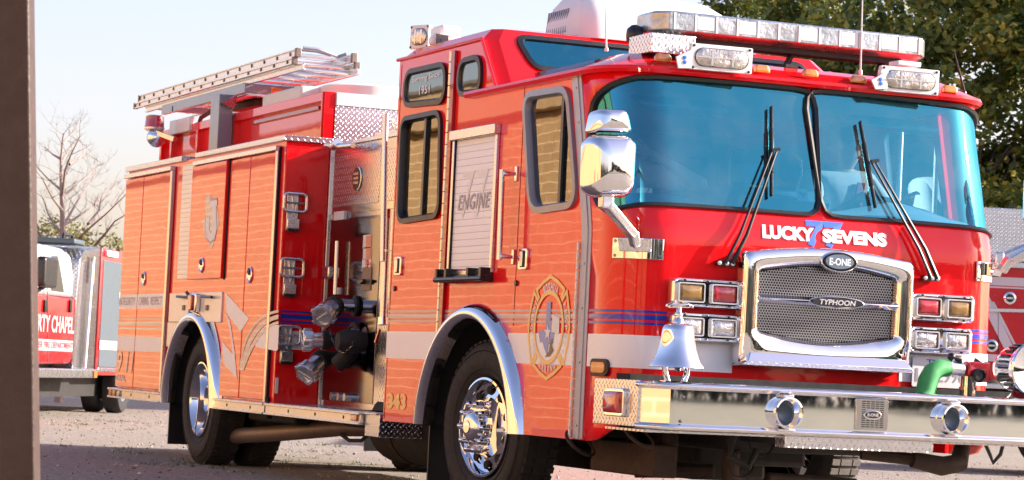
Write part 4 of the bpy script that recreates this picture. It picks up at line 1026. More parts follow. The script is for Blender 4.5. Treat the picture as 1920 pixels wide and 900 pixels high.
mb = MB(); p0 = S(640, 822, .4); mb.tube([S(640, 815, .4), S(655, 826, .4), S(678, 826, .4), S(690, 815, .4)], .014, 8); P('air_line', mb, M['gasket'])
# ---------------------------------------------------------------------------------------------- body shell
BY0, BY1, BZ0, BZ1 = 5.63, 10.335, .555, 2.53
RAC, RAZ, RAR = 7.83, .46, .72
mb = MB(); out = ccw([(BY0, BZ0)]+arcpts(RAC, RAZ, RAR, BZ0)[::-1][::-1]+[(BY1, BZ0), (BY1, BZ1), (BY0, BZ1)]) if False else None
o2 = [(BY0, BZ0)]+arcpts(RAC, RAZ, RAR, BZ0)[::-1]+[(BY1, BZ0), (BY1, BZ1), (BY0, BZ1)]
for X in (0, W): sheet(mb, o2, lambda y, z: Vector((X, y, z)))
mb.add([(0, BY0, BZ0), (W, BY0, BZ0), (W, BY0, BZ1), (0, BY0, BZ1), (0, BY1, BZ0), (W, BY1, BZ0), (W, BY1, BZ1), (0, BY1, BZ1)], [(0, 1, 2, 3), (5, 4, 7, 6), (3, 2, 6, 7)])
P('body_shell', mb, M['red'])
fender(RAC, RAZ, .735, .475, deep=.75)
mb = MB(); mb.loft([[Vector((x, RAC+r*cos(a), RAZ+r*sin(a))) for a in [pi*.02+pi*.5*k/16 for k in range(17)]][::1] for x, r in ((-.006, .72), (-.006, .86))], closed=False, cap=False)
ft = MB(); N = 20; ft.loft([[Vector((-.006, RAC-r*cos(pi*.02+pi*.48*k/N), RAZ+r*sin(pi*.02+pi*.48*k/N))) for k in range(N+1)] for r in (.78, .88)], closed=False, cap=False); P('fender_plate', ft, M['plate'])
# front end wall of the body is bare red with folding steps; doors on the side
def door(py0, py1, z0, z1, name='compartment_door', mat=None, X=-.024, bev=.006):
    mb = MB(); mb.box((X, py0, z0), (-.001, py1, z1)); return P(name, mb, mat or M['red'], bevel=bev)
def trim(y0, y1, z0, z1, mat, X=-.030, nm='door_trim', par=None):
    mb = MB(); mb.box((X, y0, z0), (-.001, y1, z1)); return P(nm, mb, mat, par, bevel=.003)
d1 = door(8.80, 9.685, .575, 2.455); d1b = door(9.70, 10.325, .575, 2.455)
d3 = door(5.80, 6.44, .575, 2.455); d3b = door(6.455, 6.99, .575, 2.455)
d2 = door(7.03, 8.02, 1.51, 2.455, X=-.05)
trim(8.735, 8.795, .56, 2.49, M['brushed']); trim(8.705, 8.735, .56, 2.49, M['dark_red'], -.012, 'door_seal')
trim(5.745, 5.797, .56, 2.49, M['brushed']); trim(5.735, 5.745, .56, 2.49, M['hole'], -.02, 'door_seal')
trim(7.0, 7.028, 1.50, 2.47, M['hole'], -.030, 'door_seal'); trim(6.444, 6.452, .57, 2.45, M['hole'], -.005, 'door_seal'); trim(9.688, 9.697, .57, 2.45, M['hole'], -.005, 'door_seal')
for a, b in ((8.73, 10.335), (6.98, 8.03), (5.74, 6.98)): trim(a, b, 2.462, 2.498, M['satin'], -.05, 'drip_rail')
mb = MB(); mb.box((-.014, 8.06, 1.525), (-.002, 8.455, 2.49)); P('side_shutter', mb, M['creamslats'])
mb = MB(); mb.box((-.03, 5.60, BZ1), (.36, 8.04, BZ1+.042)); mb.box((-.03, 8.46, BZ1-.004), (.36, 10.36, BZ1+.042)); mb.box((.06, 8.04, BZ1-.015), (.36, 8.46, BZ1+.02)); mb.box((W-.36, 5.60, BZ1), (W+.03, 10.36, BZ1+.042)); build_each('roof_edge_plate', mb, M['plate2'], ENG, bevel=.003)
for cx, cy in ((275, 523), (390, 498), (475, 516)):
    p = S(cx, cy); X = -.05 if cx == 390 else -.024
    mb = MB(); mb.lathe([(.062, 0), (.064, -.008), (.056, -.014), (.046, -.008), (.044, .0)], (X, p.y, p.z), (1, 0, 0), 28); dl = P('ring_latch', mb, M['chrome'], smooth=50)
    m = MB(); m.lathe([(0, -.004), (.046, -.004)], (X, p.y, p.z), (1, 0, 0), 24); P('latch_recess', m, M['hole'], dl)
    m = MB(); m.lathe([(0, -.009), (.040, -.009), (.042, -.004)], (X, p.y, p.z-.002), (1, 0, 0), 20, a0=0, a1=pi, ref=(0, -1, 0)); P('paddle', m, M['chrome'], dl)
# graphics on the body
def sheetS(pts, X, mat, nm='stripe'):
    mb = MB(); mb.add([(X, *p) for p in pts], [tuple(range(len(pts)))]); return P(nm, mb, mat, smooth=0)
def band(y0, y1, z0, z1, X, mat): return sheetS([(y0, z0), (y1, z0), (y1, z1), (y0, z1)], X, mat)
for y0, y1 in ((8.80, 9.685), (9.70, 10.322)):
    band(y0, y1, 1.280, 1.405, -.0262, M['white']); band(y0, y1, .900, 1.030, -.0262, M['white'])
    for z0, z1 in ((1.175, 1.19), (1.125, 1.16), (1.095, 1.11)): band(y0, y1, z0, z1, -.0262, M['lav'])
lm = lambda Y0, z0, X=-.0285: (lambda u, v: Vector((X, Y0-u, z0+v)))
lettering('lettering', 'INTEGRITY', lm(10.33, 1.308), .58, .072, M['lettergrey'], ENG, fat=.0); lettering('lettering', 'CARING', lm(9.63, 1.308), .34, .072, M['lettergrey'], ENG, fat=.0); lettering('lettering', 'RESPECT', lm(9.22, 1.308), .37, .072, M['lettergrey'], ENG, fat=.0)
lettering('lettering', 'DIAL', lm(10.30, .625), .36, .055, M['letterwhite'], ENG, fat=.03)
lettering('lettering', '9 11', lambda u, v: Vector((-.0285, 10.30-u-v*.25, .70+v)), .55, .19, M['lav'], ENG, fat=.02)
mb = MB(); mb.box((-.03, 7.03, 1.16), (-.001, 8.60, 1.405)); sp2 = P('panel_over_wheel', mb, M['cream'], bevel=.004)
mb = MB(); mb.box((-.012, 8.35, .95), (-.001, 8.69, 1.16)); P('panel_over_wheel', mb, M['cream'], bevel=.004)
p = S(369, 568, -.03); mb = MB(); mb.box((-.075, p.y-.11, p.z-.075), (-.03, p.y+.07, p.z+.075)); bz = P('side_lamp', mb, M['chrome'], bevel=.01)
mb = MB(); mb.box((-.092, p.y-.045, p.z-.065), (-.06, p.y+.075, p.z+.065)); P('lens', mb, M['redlens'], bz, bevel=.012)
mb = MB(); a = S(352, 558, -.05); mb.tube([S(332, 556, -.06), a, S(357, 566, -.05)], .012, 8); mb.tube([S(378, 556, -.06), S(397, 557, -.06)], .012, 8); mb.tube([S(350, 548, -.04), S(357, 560, -.04), S(356, 588, -.04)], .014, 8); build_each('hook', mb, M['black'], ENG)
mb = MB()
for q in ((345, 577), (389, 577)): p = S(*q, -.03); mb.box((-.04, p.y-.03, p.z-.022), (-.028, p.y+.03, p.z+.022))
build_each('latch_button', mb, M['exhaust'], ENG)
# winged white Z and sweeping arcs by the wheel
def poly_px(pts, X, mat, nm='stripe'): return sheetS([(S(x, y, X).y, S(x, y, X).z) for x, y in pts], X, mat, nm)
poly_px([(422, 548), (424, 585), (451, 622), (467, 597)], -.0262, M['white'])
poly_px([(422, 585), (431, 602), (440, 660), (444, 710), (418, 680), (417, 640), (436, 664), (431, 620)], -.0268, M['white'])
poly_px([(523, 609), (498, 610), (488, 620), (472, 644), (486, 652), (518, 658), (521, 655)], -.0262, M['white'])
mb = MB(); N = 18
def arcband(c0, mat, X):
    mb = MB(); mb.loft([[S(*a, X), S(*b, X)] for a, b in c0], closed=False, cap=False); P('stripe', mb, mat, smooth=0)
def bez(p0, p1, p2, n=14): return [tuple(Vector(p0)*(1-t)**2+Vector(p1)*2*t*(1-t)+Vector(p2)*t*t) for t in [k/n for k in range(n+1)]]
for w in ((0, 5), (9, 17), (21, 26)):
    a = bez((449, 690+w[0]*.2), (458+w[0], 590+w[0]), (522, 581+w[0])); b = bez((449+w[1]*.3, 690+w[0]*.2), (458+w[1], 590+w[1]), (522, 581+w[1])); arcband(list(zip(a, b)), M['lav'], -.0266-.00005*w[0])
# J over the county shape
def jp(x, y): return (x, y)
poly_px([(386, 368), (394, 366), (396, 380), (408, 392), (411, 420), (404, 440), (400, 458), (396, 470), (392, 455), (384, 440), (378, 415), (386, 408)], -.0515, M['lav'], 'state_outline')
def jpoly(grow, X, mat):
    pts = [(394, 376), (407, 374), (407, 386), (405, 387), (406, 430), (402, 448), (394, 454), (387, 446), (385, 428), (386, 408), (393, 407), (393, 418), (392, 430), (395, 438), (398, 434), (398, 388), (394, 389)]
    c = Vector((396, 415)); q = [tuple(c+(Vector(p)-c)*grow) for p in pts]; poly_px(q, X, mat, 'initial_letter')
jpoly(1.08, -.0525, M['lettergrey']); jpoly(.98, -.0532, M['letterwhite'])
# rub rails
def rail(y0, y1, lamp=None):
    mb = MB(); X = -.035
    mb.box((X, y0, .476), (.05, y1, .545)); r = P('rub_rail', mb, M['rubrail'], bevel=.003)
    m = MB(); m.box((X-.018, y0-.0, .537), (.05, y1, .556)); m.box((X-.018, y0, .470), (.05, y1, .486)); build_each('rail_flange', m, M['satin'], r, bevel=.003)
    m = MB(); k = y0+.35
    while k < y1-.1: m.lathe([(0, -.003), (.012, -.003), (.012, .001)], (X, k, .512), (1, 0, 0), 8); k += .62
    build_each('rail_hole', m, M['hole'], r)
    return r
rail(8.72, 10.02); r2 = rail(5.74, 7.06); r3 = rail(3.55, 5.70)
mb = MB(); mb.box((-.05, 10.02, .470), (.1, 10.50, .486)); mb.box((-.05, 10.02, .542), (.1, 10.50, .558)); mb.box((-.02, 10.02, .486), (.1, 10.48, .542)); P('tail_step', mb, M['satin'], bevel=.003)
for y0, y1, mt in ((10.36, 10.46, 'redlens'), (10.22, 10.33, 'amber'), (10.07, 10.16, 'headlamp')):
    mb = MB(); mb.box((-.05, y0, .488), (-.018, y1, .540)); P('tail_lamp', mb, M[mt], bevel=.006)
mb = MB(); mb.box((-.05, 3.60, .492), (-.034, 3.72, .538)); P('rail_lamp', mb, M['amber'], r3, bevel=.006)
mb = MB(); mb.box((0.0, 10.30, .47), (W, 10.62, .55)); P('rear_step', mb, M['plate2'], bevel=.004)
# running board between body and cab
mb = MB(); mb.box((-.03, 3.26, .545), (.36, 5.64, .560)); P('running_board', mb, M['plate2'], bevel=.003)
mb = MB(); mb.box((-.01, 3.24, .40), (.36, 3.52, .553)); P('running_board_end', mb, M['plate'], bevel=.003)
mb = MB(); mb.box((-.02, 5.70, .44), (.02, 5.742, .60)); P('rail_post', mb, M['hole'])
# front end of the body: steps, stripes
mb = MB(); mb.box((.004, BY0-.008, .555), (.34, BY0-.001, 2.53)); P('end_wall', mb, M['dark_red'] if False else M['red'], bevel=.002)
def eband(z0, z1, mat, x1=.335):
    mb = MB(); mb.add([(.02, BY0-.0105, z0), (x1, BY0-.0105, z0), (x1, BY0-.0105, z1), (.02, BY0-.0105, z1)], [(0, 1, 2, 3)]); P('stripe', mb, mat, smooth=0)
for z0, z1 in ((1.242, 1.256), (1.195, 1.228), (1.165, 1.181)): eband(z0, z1, M['blue'])
eband(.965, 1.105, M['white'], .22)
def foldstep(cx, cy):
    c = F(cx, cy, BY0-.01); Y = BY0-.01
    mb = MB(); mb.prism(rrect(c.x-.052, c.x+.035, c.z-.165, c.z+.125, .012), lambda u, v, d: Vector((u, d, v)), Y, Y-.02); s = P('folding_step', mb, M['satin'], bevel=.003)
    m = MB(); lo = rrect(c.x-.085, c.x+.09, c.z-.02, c.z+.115, .03); m.tube([Vector((u, Y-.045, v)) for u, v in lo], .011, 8, closed=True); m.tube([(c.x-.075, Y-.045, c.z+.045), (c.x+.08, Y-.045, c.z+.045)], .008, 6); P('step_loop', m, M['satin'], s, smooth=60)
    m = MB(); m.bar((c.x+.005, Y-.03, c.z-.06), (c.x-.02, Y-.03, c.z+.10), .014, .012); m.bar((c.x+.005, Y-.03, c.z-.06), (c.x+.025, Y-.03, c.z+.10), .014, .012); m.box((c.x-.055, Y-.06, c.z-.15), (c.x+.038, Y-.015, c.z-.075)); P('step_arm', m, M['satin'], s, bevel=.004)
    m = MB(); m.box((c.x-.045, Y-.045, c.z-.172), (c.x+.035, Y-.004, c.z-.150)); P('step_foot', m, M['black'], s)
foldstep(549, 392); foldstep(543, 514); foldstep(537, 640)
mb = MB(); p = F(518, 735, BY0-.01); mb.prism(rrect(.005, .028, .63, .75, .008), lambda u, v, d: Vector((u, d, v)), BY0-.009, BY0-.018); P('end_reflector', mb, M['cream'])
# pump panel -----------------------------------------------------------------------------------------
PX = .36
mb = MB(); mb.box((PX, 3.25, .56), (W-PX, 5.62, 2.50)); P('pump_house', mb, M['brushed'])
def pbox(y0, y1, z0, z1, d, mat, nm, bev=.003, par=None):
    mb = MB(); mb.box((PX-d, y0, z0), (PX-.001, y1, z1)); return P(nm, mb, mat, par, bevel=bev)
pp = pbox(4.42, 5.58, .60, 1.955, .006, M['steel_panel'], 'pump_panel')
pbox(4.44, 5.60, 1.99, 2.50, .004, M['brushed'], 'pump_panel_upper'); tp = pbox(4.50, 5.52, 2.045, 2.445, .008, M['plate2'], 'tread_panel')
pbox(3.26, 4.40, 1.99, 2.50, .004, M['brushed'], 'pump_panel_upper'); pbox(3.30, 4.36, 2.045, 2.42, .008, M['plate2'], 'tread_panel')
pbox(3.26, 4.40, .60, 1.96, .006, M['satin'], 'pump_panel_side'); pbox(3.28, 4.28, .62, 1.35, .012, M['plate2'], 'tread_panel')
pbox(5.585, 5.612, .56, 2.49, .02, M['satin'], 'panel_edge')
p = S(671, 335, PX-.01); mb = MB(); mb.lathe([(.09, 0), (.092, -.008), (.08, -.012), (0, -.012)], p, (1, 0, 0), 32); bd = P('round_badge', mb, M['brushed'], smooth=40)
mb = MB(); mb.lathe([(0, -.014), (.082, -.014), (.083, -.010)], p, (1, 0, 0), 28); P('badge_face', mb, plain('dark_bronze', (.05, .025, .025), .3, .3), bd)
mb = MB(); 
for k in range(3): mb.box((p.x-.018, p.y-.05, p.z-.04+k*.033), (p.x-.013, p.y+.05, p.z-.022+k*.033))
build_each('badge_bar', mb, M['satin'], bd)
def PPx(x, y, X=PX-.01): return S(x, y, X)
for q, w, h, mt in (((688, 453), .09, .10, 'sticker'), ((688, 475), .09, .09, 'sticker'), ((687, 497), .10, .09, 'redlens')):
    p = PPx(*q); pl = pbox(p.y-w, p.y+w, p.z-h/2, p.z+h/2, .009, M['platewhite'], 'label_plate', .001); pbox(p.y-w*.95, p.y+.02, p.z-h*.42, p.z+h*.42, .011, M[mt], 'label_colour', 0, pl)
p = PPx(687, 523); g = pbox(p.y-.10, p.y+.10, p.z-.085, p.z+.085, .012, M['exhaust'], 'gauge_plate'); mb = MB(); mb.tube([(PX-.02, p.y, p.z-.02), (PX-.06, p.y, p.z-.02)], .02, 10); mb.bar((PX-.055, p.y-.06, p.z-.015), (PX-.055, p.y+.06, p.z-.025), .012, .02); P('valve_knob', mb, M['black'], g)
p0, p1 = PPx(632, 452, PX-.05), PPx(628, 552, PX-.05); mb = MB(); mb.tube([p0, p1], .014, 8); gr2 = P('gauge_tube', mb, M['satin']); p = PPx(619, 510); mb = MB(); mb.box((PX-.05, p.y-.07, p.z-.05), (PX-.005, p.y+.07, p.z+.04)); P('tube_clamp', mb, M['satin'], bevel=.01)
p = PPx(638, 408); pbox(p.y-.13, p.y+.10, p.z-.02, p.z+.045, .03, M['platewhite'], 'lamp_cover'); p = PPx(634, 547); pbox(p.y-.05, p.y+.05, p.z-.02, p.z+.03, .02, M['platewhite'], 'label_plate')
mb = MB()
for q in ((632, 743), (645, 744), (657, 745)): p = PPx(*q); mb.tube([(PX-.006, p.y, p.z), (PX-.06, p.y, p.z)], .03, 10)
build_each('drain_knob', mb, M['satin'], ENG)
def capped(pw, pc, r, nm, mid='chrome', capm='satin', bend=.5):
    """discharge: from wall pixel (on the panel) to cap pixel further out"""
    a = S(*pw, PX-.01); e = S(pc[0], pc[1], pc[2]); k = Vector((a.x-.16, a.y, a.z)); d = (e-k).normalized()
    mb = MB(); mb.tube([a, a.lerp(k, .5), k, k+d*.07], [r*.62, r*.62, r*.66, r*.66], 22); f = P(nm, mb, M[mid], smooth=60)
    m = MB(); m.lathe([(r*.72, -.02), (r*.95, -.01), (r*.98, .04), (r*.8, .05)], k+d*.02, d, 28); P('flange', m, M['dark'], f, smooth=40); m = MB(); m.tube([a+Vector((.0, 0, 0)), a+Vector((-.02, 0, 0))], r*.95, 24); P('wall_flange', m, M['dark'], f, smooth=40)
    m = MB(); L = (e-k).length; m.tube([k+d*.06, k+d*(L-.06)], r*.82, 24); m.lathe([(r*.9, -.075), (r*1.05, -.07), (r*1.05, -.01), (r*.99, .0), (r*.80, .002), (r*.76, -.025), (0, -.03)], e, d, 32); P('cap', m, M[capm], f, smooth=40)
    m = MB(); e2 = d.orthogonal().normalized(); g2 = d.cross(e2)
    for k2 in range(6): aa = 2*pi*k2/6; v = e2*cos(aa)+g2*sin(aa); m.obox(e-d*.035+v*r*1.06, d*.03, v*.012, d.cross(v)*.014)
    m.bar(e-e2*r*.7+d*.0, e+e2*r*.7+d*.0, .02, .012, up=d) ; P('cap_lug', m, M[capm], f, bevel=.003)
    return f
capped((668, 574), (604, 594, .03), .078, 'discharge_outlet', 'chrome')
capped((660, 640), (567, 637, -.02), .070, 'intake_pipe', 'dark', 'satin')
capped((645, 672), (571, 703, .02), .078, 'discharge_outlet', 'dark')
mb = MB(); a = S(655, 640, .22); mb.lathe([(.0, -.10), (.06, -.09), (.085, -.04), (.085, .05), (.07, .12), (0, .13)], a, (1, 0, 0), 24); b = S(633, 683, .20); mb.tube([a, a.lerp(b, .5)+Vector((.05, 0, 0)), b], [.075, .065, .06], 18); mb.lathe([(.14, 0), (.14, .02), (.11, .03)], S(665, 640, PX-.03), (-1, 0, 0), 28); P('valve_body', mb, M['dark'], smooth=50)
pts = [S(618, 618, .1), S(624, 640, .14), S(634, 655, .16), S(645, 660, .18), S(658, 650, .2), S(668, 630, .25), S(673, 612, .3)]
mb = MB()
full = []
for i in range(len(pts)-1):
    for k in range(4): full.append(pts[i].lerp(pts[i+1], k/4))
for i in range(len(full)-1):
    m = (full[i]+full[i+1])/2; d = (full[i+1]-full[i]).normalized(); s_ = d.orthogonal().normalized() if i % 2 else d.cross(d.orthogonal()).normalized()
    mb.tube([m+d*.017*cos(t)+s_*.009*sin(t) for t in [2*pi*k/8 for k in range(8)]], .0035, 5, closed=True)
P('cap_chain', mb, M['steel_panel'], smooth=60)
# vertical rails and conduit near the cab
handle(S(723, 214, .06), S(718, 490, .06), .06, [(S(723, 218, .06), S(742, 232, PX)), (S(720, 470, .06), S(737, 470, PX))], .021, 'vertical_handrail')
mb = MB(); mb.tube([S(727, 392, .12), S(718, 607, .12)], .026, 14); cd = P('deck_gun_tube', mb, M['satin']); mb = MB(); mb.tube([S(727, 392, .12), S(726, 408, .12)], .034, 14); mb.tube([S(718, 595, .12), S(718, 609, .12)], .034, 14); build_each('tube_cap', mb, M['chrome'], cd)
mb = MB(); mb.bar(S(704, 642, .2), S(712, 618, .2), .016, .016); P('red_pull', mb, M['nozzlered'])
mb = MB(); mb.tube([S(612, 272, .2), S(640, 274, .22), S(662, 272, .25)], .022, 12); mb.tube([S(625, 274, .21), S(634, 268, .21)], .035, 12); P('hose_nozzle', mb, M['satin'])
mb = MB(); mb.box((.34, 3.26, 2.50), (W-.34, 5.6, 2.53)); mb.box((.37, 3.9, 2.53), (.42, 4.7, 2.56)); P('pump_house_top', mb, M['satin'], bevel=.003)
# hose bed walls ------------------------------------------------------------------------------------
HX, HT = .30, 2.925
mb = MB(); mb.box((HX+.02, 5.64, BZ1), (HX+.06, 10.33, HT)); mb.box((W-HX-.06, 5.64, BZ1), (W-HX-.02, 10.33, HT)); mb.box((HX, 10.28, BZ1), (W-HX, 10.33, HT-.05)); mb.box((HX+.06, 5.7, BZ1), (W-HX-.06, 10.28, BZ1+.1)); build_each('hose_bed_wall', mb, M['red'], ENG, bevel=.003)
mb = MB()
for y in (5.63, 7.95, 9.05, 9.9, 10.25): mb.box((HX-.035, y, BZ1+.03), (HX+.07, y+.06 if y > 6 else y+.03, HT))
mb.box((HX-.03, 5.64, HT-.07), (HX+.05, 10.33, HT)); build_each('wall_rib', mb, M['red'], ENG, bevel=.004)
mb = MB(); mb.box((HX+.0, 5.66, BZ1+.02), (HX+.02, 7.55, HT-.12)); P('wall_panel', mb, M['red'], bevel=.002)
mb = MB(); mb.box((HX-.025, 5.75, HT-.128), (HX+.02, 7.50, HT-.098)); P('wall_channel', mb, M['dark_red'], bevel=.002)
mb = MB(); mb.box((.275, 5.605, BZ1+.02), (.36, 5.63, HT)); P('corner_post', mb, M['red'], bevel=.002)
mb = MB(); mb.box((.362, 5.600, BZ1-.02), (W-.362, 5.625, 2.822)); P('deck_front_plate', mb, M['plate'], bevel=.002)
mb = MB(); mb.box((.362, 5.59, 2.822), (W-.362, 5.70, 2.925)); P('deck_front_cap', mb, M['whitemetal'], bevel=.006)
mb = MB(); mb.lathe([(.38, 0), (.40, .02), (.395, .10), (.37, .115), (.37, .19), (.34, .205), (0, .21)], (.83, 6.25, 2.84), (0, 0, 1), 40); dr = P('water_drum', mb, M['drum'], smooth=40)
mb = MB(); mb.box((.30, 6.3, 2.90), (.60, 7.3, 3.03)); mb.lathe([(.2, 0), (.2, .16), (.17, .18), (0, .18)], (1.5, 6.3, 2.84), (0, 0, 1), 30); build_each('deck_locker', mb, M['drum'], ENG, bevel=.02)
# ladder rack ------------------------------------------------------------------------------------------
c0, c1 = S(412, 272, .18), S(410, 190, .18)
mb = MB(); mb.box((.12, c0.y-.13, c0.z-.10), (.24, c0.y+.13, 3.07)); rk = P('ladder_rack', mb, M['grey'], bevel=.006)
mb = MB(); yb0, yb1 = c0.y-.42, c0.y+2.15; mb.box((.235, yb0, 3.065), (.275, yb1, 3.15)); mb.box((.235, yb0-.04, 3.065), (.90, yb0, 3.145)); mb.box((.235, yb1-.4, 3.065), (.90, yb1-.36, 3.12)); P('rack_arm', mb, M['grey'], rk, bevel=.003)
mb = MB(); mb.add([(.12, c0.y-.20, 2.99), (.12, c0.y+.2, 2.99), (.24, c0.y+.24, 3.066), (.24, c0.y-.24, 3.066), (.24, c0.y-.16, 2.95), (.24, c0.y+.16, 2.95)], [(0, 1, 2, 3), (4, 5, 1, 0), (4, 0, 3), (5, 2, 1)]); mb.box((.28, yb0, 3.05), (.86, c0.y+.9, 3.062)); P('rack_plate', mb, M['satin'], rk)
for x in (.46, .62): m = MB(); m.box((x, yb0-.05, 3.085), (x+.09, yb0-.038, 3.125)); P('rack_reflector', m, M['amber'], rk, bevel=.003)
mb = MB(); mb.tube([(.5, yb0+.1, 3.0), (.5, yb0+.1, 2.6)], .02, 8); mb.tube([(.4, c0.y+.9, 3.05), (.4, c0.y+1.4, 3.0), (.4, c0.y+1.5, 2.9)], .02, 8); mb.box((.40, yb0+.2, 2.99), (.60, yb0+.9, 3.04)); build_each('rack_linkage', mb, M['dark'], rk)
# rear beacon
b = S(290, 228, .10)
mb = MB(); mb.lathe([(.085, 0), (.092, .0), (.088, .012), (.082, .10), (.06, .112), (0, .115)], (b.x, b.y, b.z-.055), (0, 0, 1), 28); be = P('beacon', mb, M['redlens'], smooth=50)
mb = MB(); mb.lathe([(.0, -.03), (.07, -.028), (.09, -.012), (.092, .004), (.085, .006)], (b.x, b.y, b.z-.058), (0, 0, 1), 28); mb.bar((b.x, b.y, b.z-.09), (b.x+.12, b.y-.30, b.z-.17), .05, .04); P('beacon_base', mb, M['satin'], be)
mb = MB(); c = S(293, 258, .12); mb.lathe([(0, -.08), (.05, -.065), (.085, -.02), (.09, .0), (0, .0)], c, (-.2, 1, 0), 24); mb.lathe([(0, -.05), (.05, -.04), (.085, 0)], c, (-.2, -1, 0), 24); P('work_lamp', mb, M['chrome'], smooth=60)
mb = MB(); c = S(340, 240, HX-.03); mb.box((HX-.06, c.y-.35, c.z-.05), (HX-.01, c.y+.30, c.z+.08)); P('lamp_box', mb, M['whitemetal'], bevel=.01)
# ================================================================= cab interior and crew
mb = MB(); N = 16
def dring(x):
    h = .10*math.exp(-((x-2.03)/.34)**2)+.05*math.exp(-((x-.45)/.3)**2)
    return [Vector((x, -.40, 1.70)), Vector((x, -.36, 1.80)), Vector((x, -.15, 1.85+h*.5)), Vector((x, .10, 1.88+h)), Vector((x, .26, 1.85+h)), Vector((x, .32, 1.70)), Vector((x, .32, 1.1)), Vector((x, -.38, 1.1))]
mb.loft([dring(.08+(W-.16)*k/N) for k in range(N+1)]); P('dashboard', mb, M['dash'], smooth=50)
mb = MB(); c = Vector((2.05, .20, 1.93)); ax = Vector((0, -.45, .9)).normalized(); mb.tube([c+Vector((1, 0, 0))*.21*cos(a)+ax.cross(Vector((1, 0, 0)))*.21*sin(a) for a in [2*pi*k/36 for k in range(36)]], .016, 8, closed=True); mb.bar(c+Vector((-.2, 0, 0)), c+Vector((.2, 0, 0)), .03, .02); mb.tube([c, c-ax*.5], .03, 10); P('steering_wheel', mb, M['black'], smooth=60)
for x in (.45, 2.0):
    mb = MB(); mb.prism(rrect(x-.25, x+.25, 1.55, 2.12, .08), lambda u, v, d: Vector((u, 1.12+d+(v-1.55)*.15, v)), 0, .14); mb.prism(rrect(x-.14, x+.14, 2.15, 2.38, .06), lambda u, v, d: Vector((u, 1.20+d, v)), 0, .10); s = P('seat_back', mb, M['seat'], bevel=.02)
    mb = MB(); mb.box((x-.25, .62, 1.42), (x+.25, 1.16, 1.55)); P('seat_cushion', mb, M['seat'], s, bevel=.03); mb = MB(); mb.box((x-.2, .68, .66), (x+.2, 1.1, 1.42)); P('seat_pedestal', mb, M['dark'], s)
mb = MB(); mb.loft([[Vector((x, y, z)) for x, y, z in ((.80, yy, .7), (.84, yy, zz), (1.60, yy, zz), (1.64, yy, .7))] for yy, zz in ((.1, 1.5), (1.2, 1.62), (2.3, 1.5))]); P('engine_cover', mb, M['interior'], bevel=.02)
mb = MB(); mb.loft([[Vector((x, y, z)) for x, y, z in ((.86, .02, 1.95), (1.55, .02, 1.95), (1.62, .34, 1.62), (.80, .34, 1.62))], [Vector((x, y, z)) for x, y, z in ((.86, .20, 2.02), (1.55, .20, 2.02), (1.62, .50, 1.62), (.80, .50, 1.62))]]); rc = P('radio_console', mb, M['seat'], bevel=.015)
mb = MB(); mb.box((.95, .0, 2.02), (1.12, .10, 2.13)); mb2 = MB(); P('radio_screen', mb, M['interior'], rc, bevel=.008)
mb = MB(); mb.tube([(1.35, .1, 2.0), (1.36, .06, 2.10), (1.33, .02, 2.18), (1.30, .08, 2.22)], .008, 6); P('microphone_stalk', mb, M['satin'], rc)
for x in (.55, 1.9): mb = MB(); mb.obox((x, .02, 2.44), (.28, 0, 0), (0, .10, .03), (0, -.003, .01)); P('sun_visor', mb, M['interior'], bevel=.006)
mb = MB(); mb.box((.06, .0, 2.545), (W-.06, 1.5, 2.558)); P('headliner', mb, M['dash'])
for x in (.75, 1.70): mb = MB(); mb.prism(rrect(x-.22, x+.22, 1.55, 2.35, .10), lambda u, v, d: Vector((u, 2.2+d, v)), 0, .14); P('rear_seat', mb, M['seat'], bevel=.03)
mb = MB()
for x, y in ((2.30, .55), (2.34, 1.3), (.10, 1.3)): mb.tube([(x, y, 1.75), (x, y, 2.45)], .017, 8)
build_each('interior_grab_rail', mb, M['satin'], ENG)
mb = MB(); a = cabuv(1507, 365, -.1, 1.95); mb.add([cabp(a[0]+u, a[1]+v, -.016) for u, v in ((-.035, -.035), (.035, -.035), (.035, .035), (-.035, .035))], [(0, 1, 2, 3)]); stk = P('inspection_sticker', mb, M['platewhite'], smooth=0)
mb = MB(); mb.add([cabp(a[0]+u, a[1]+v, -.0145) for u, v in ((-.022, .004), (.022, .004), (.022, .02), (.006, .008), (.006, -.018), (-.006, -.018), (-.006, .008), (-.022, .02))], [tuple(range(8))]); P('sticker_mark', mb, M['lettergrey'], stk, smooth=0)
mb = MB(); mb.tube([cabp(*cabuv(*q), -.03) for q in ((1180, 378), (1200, 366), (1212, 362), (1220, 348), (1230, 345), (1237, 348))], .004, 6); P('white_cable', mb, M['whitemetal'])

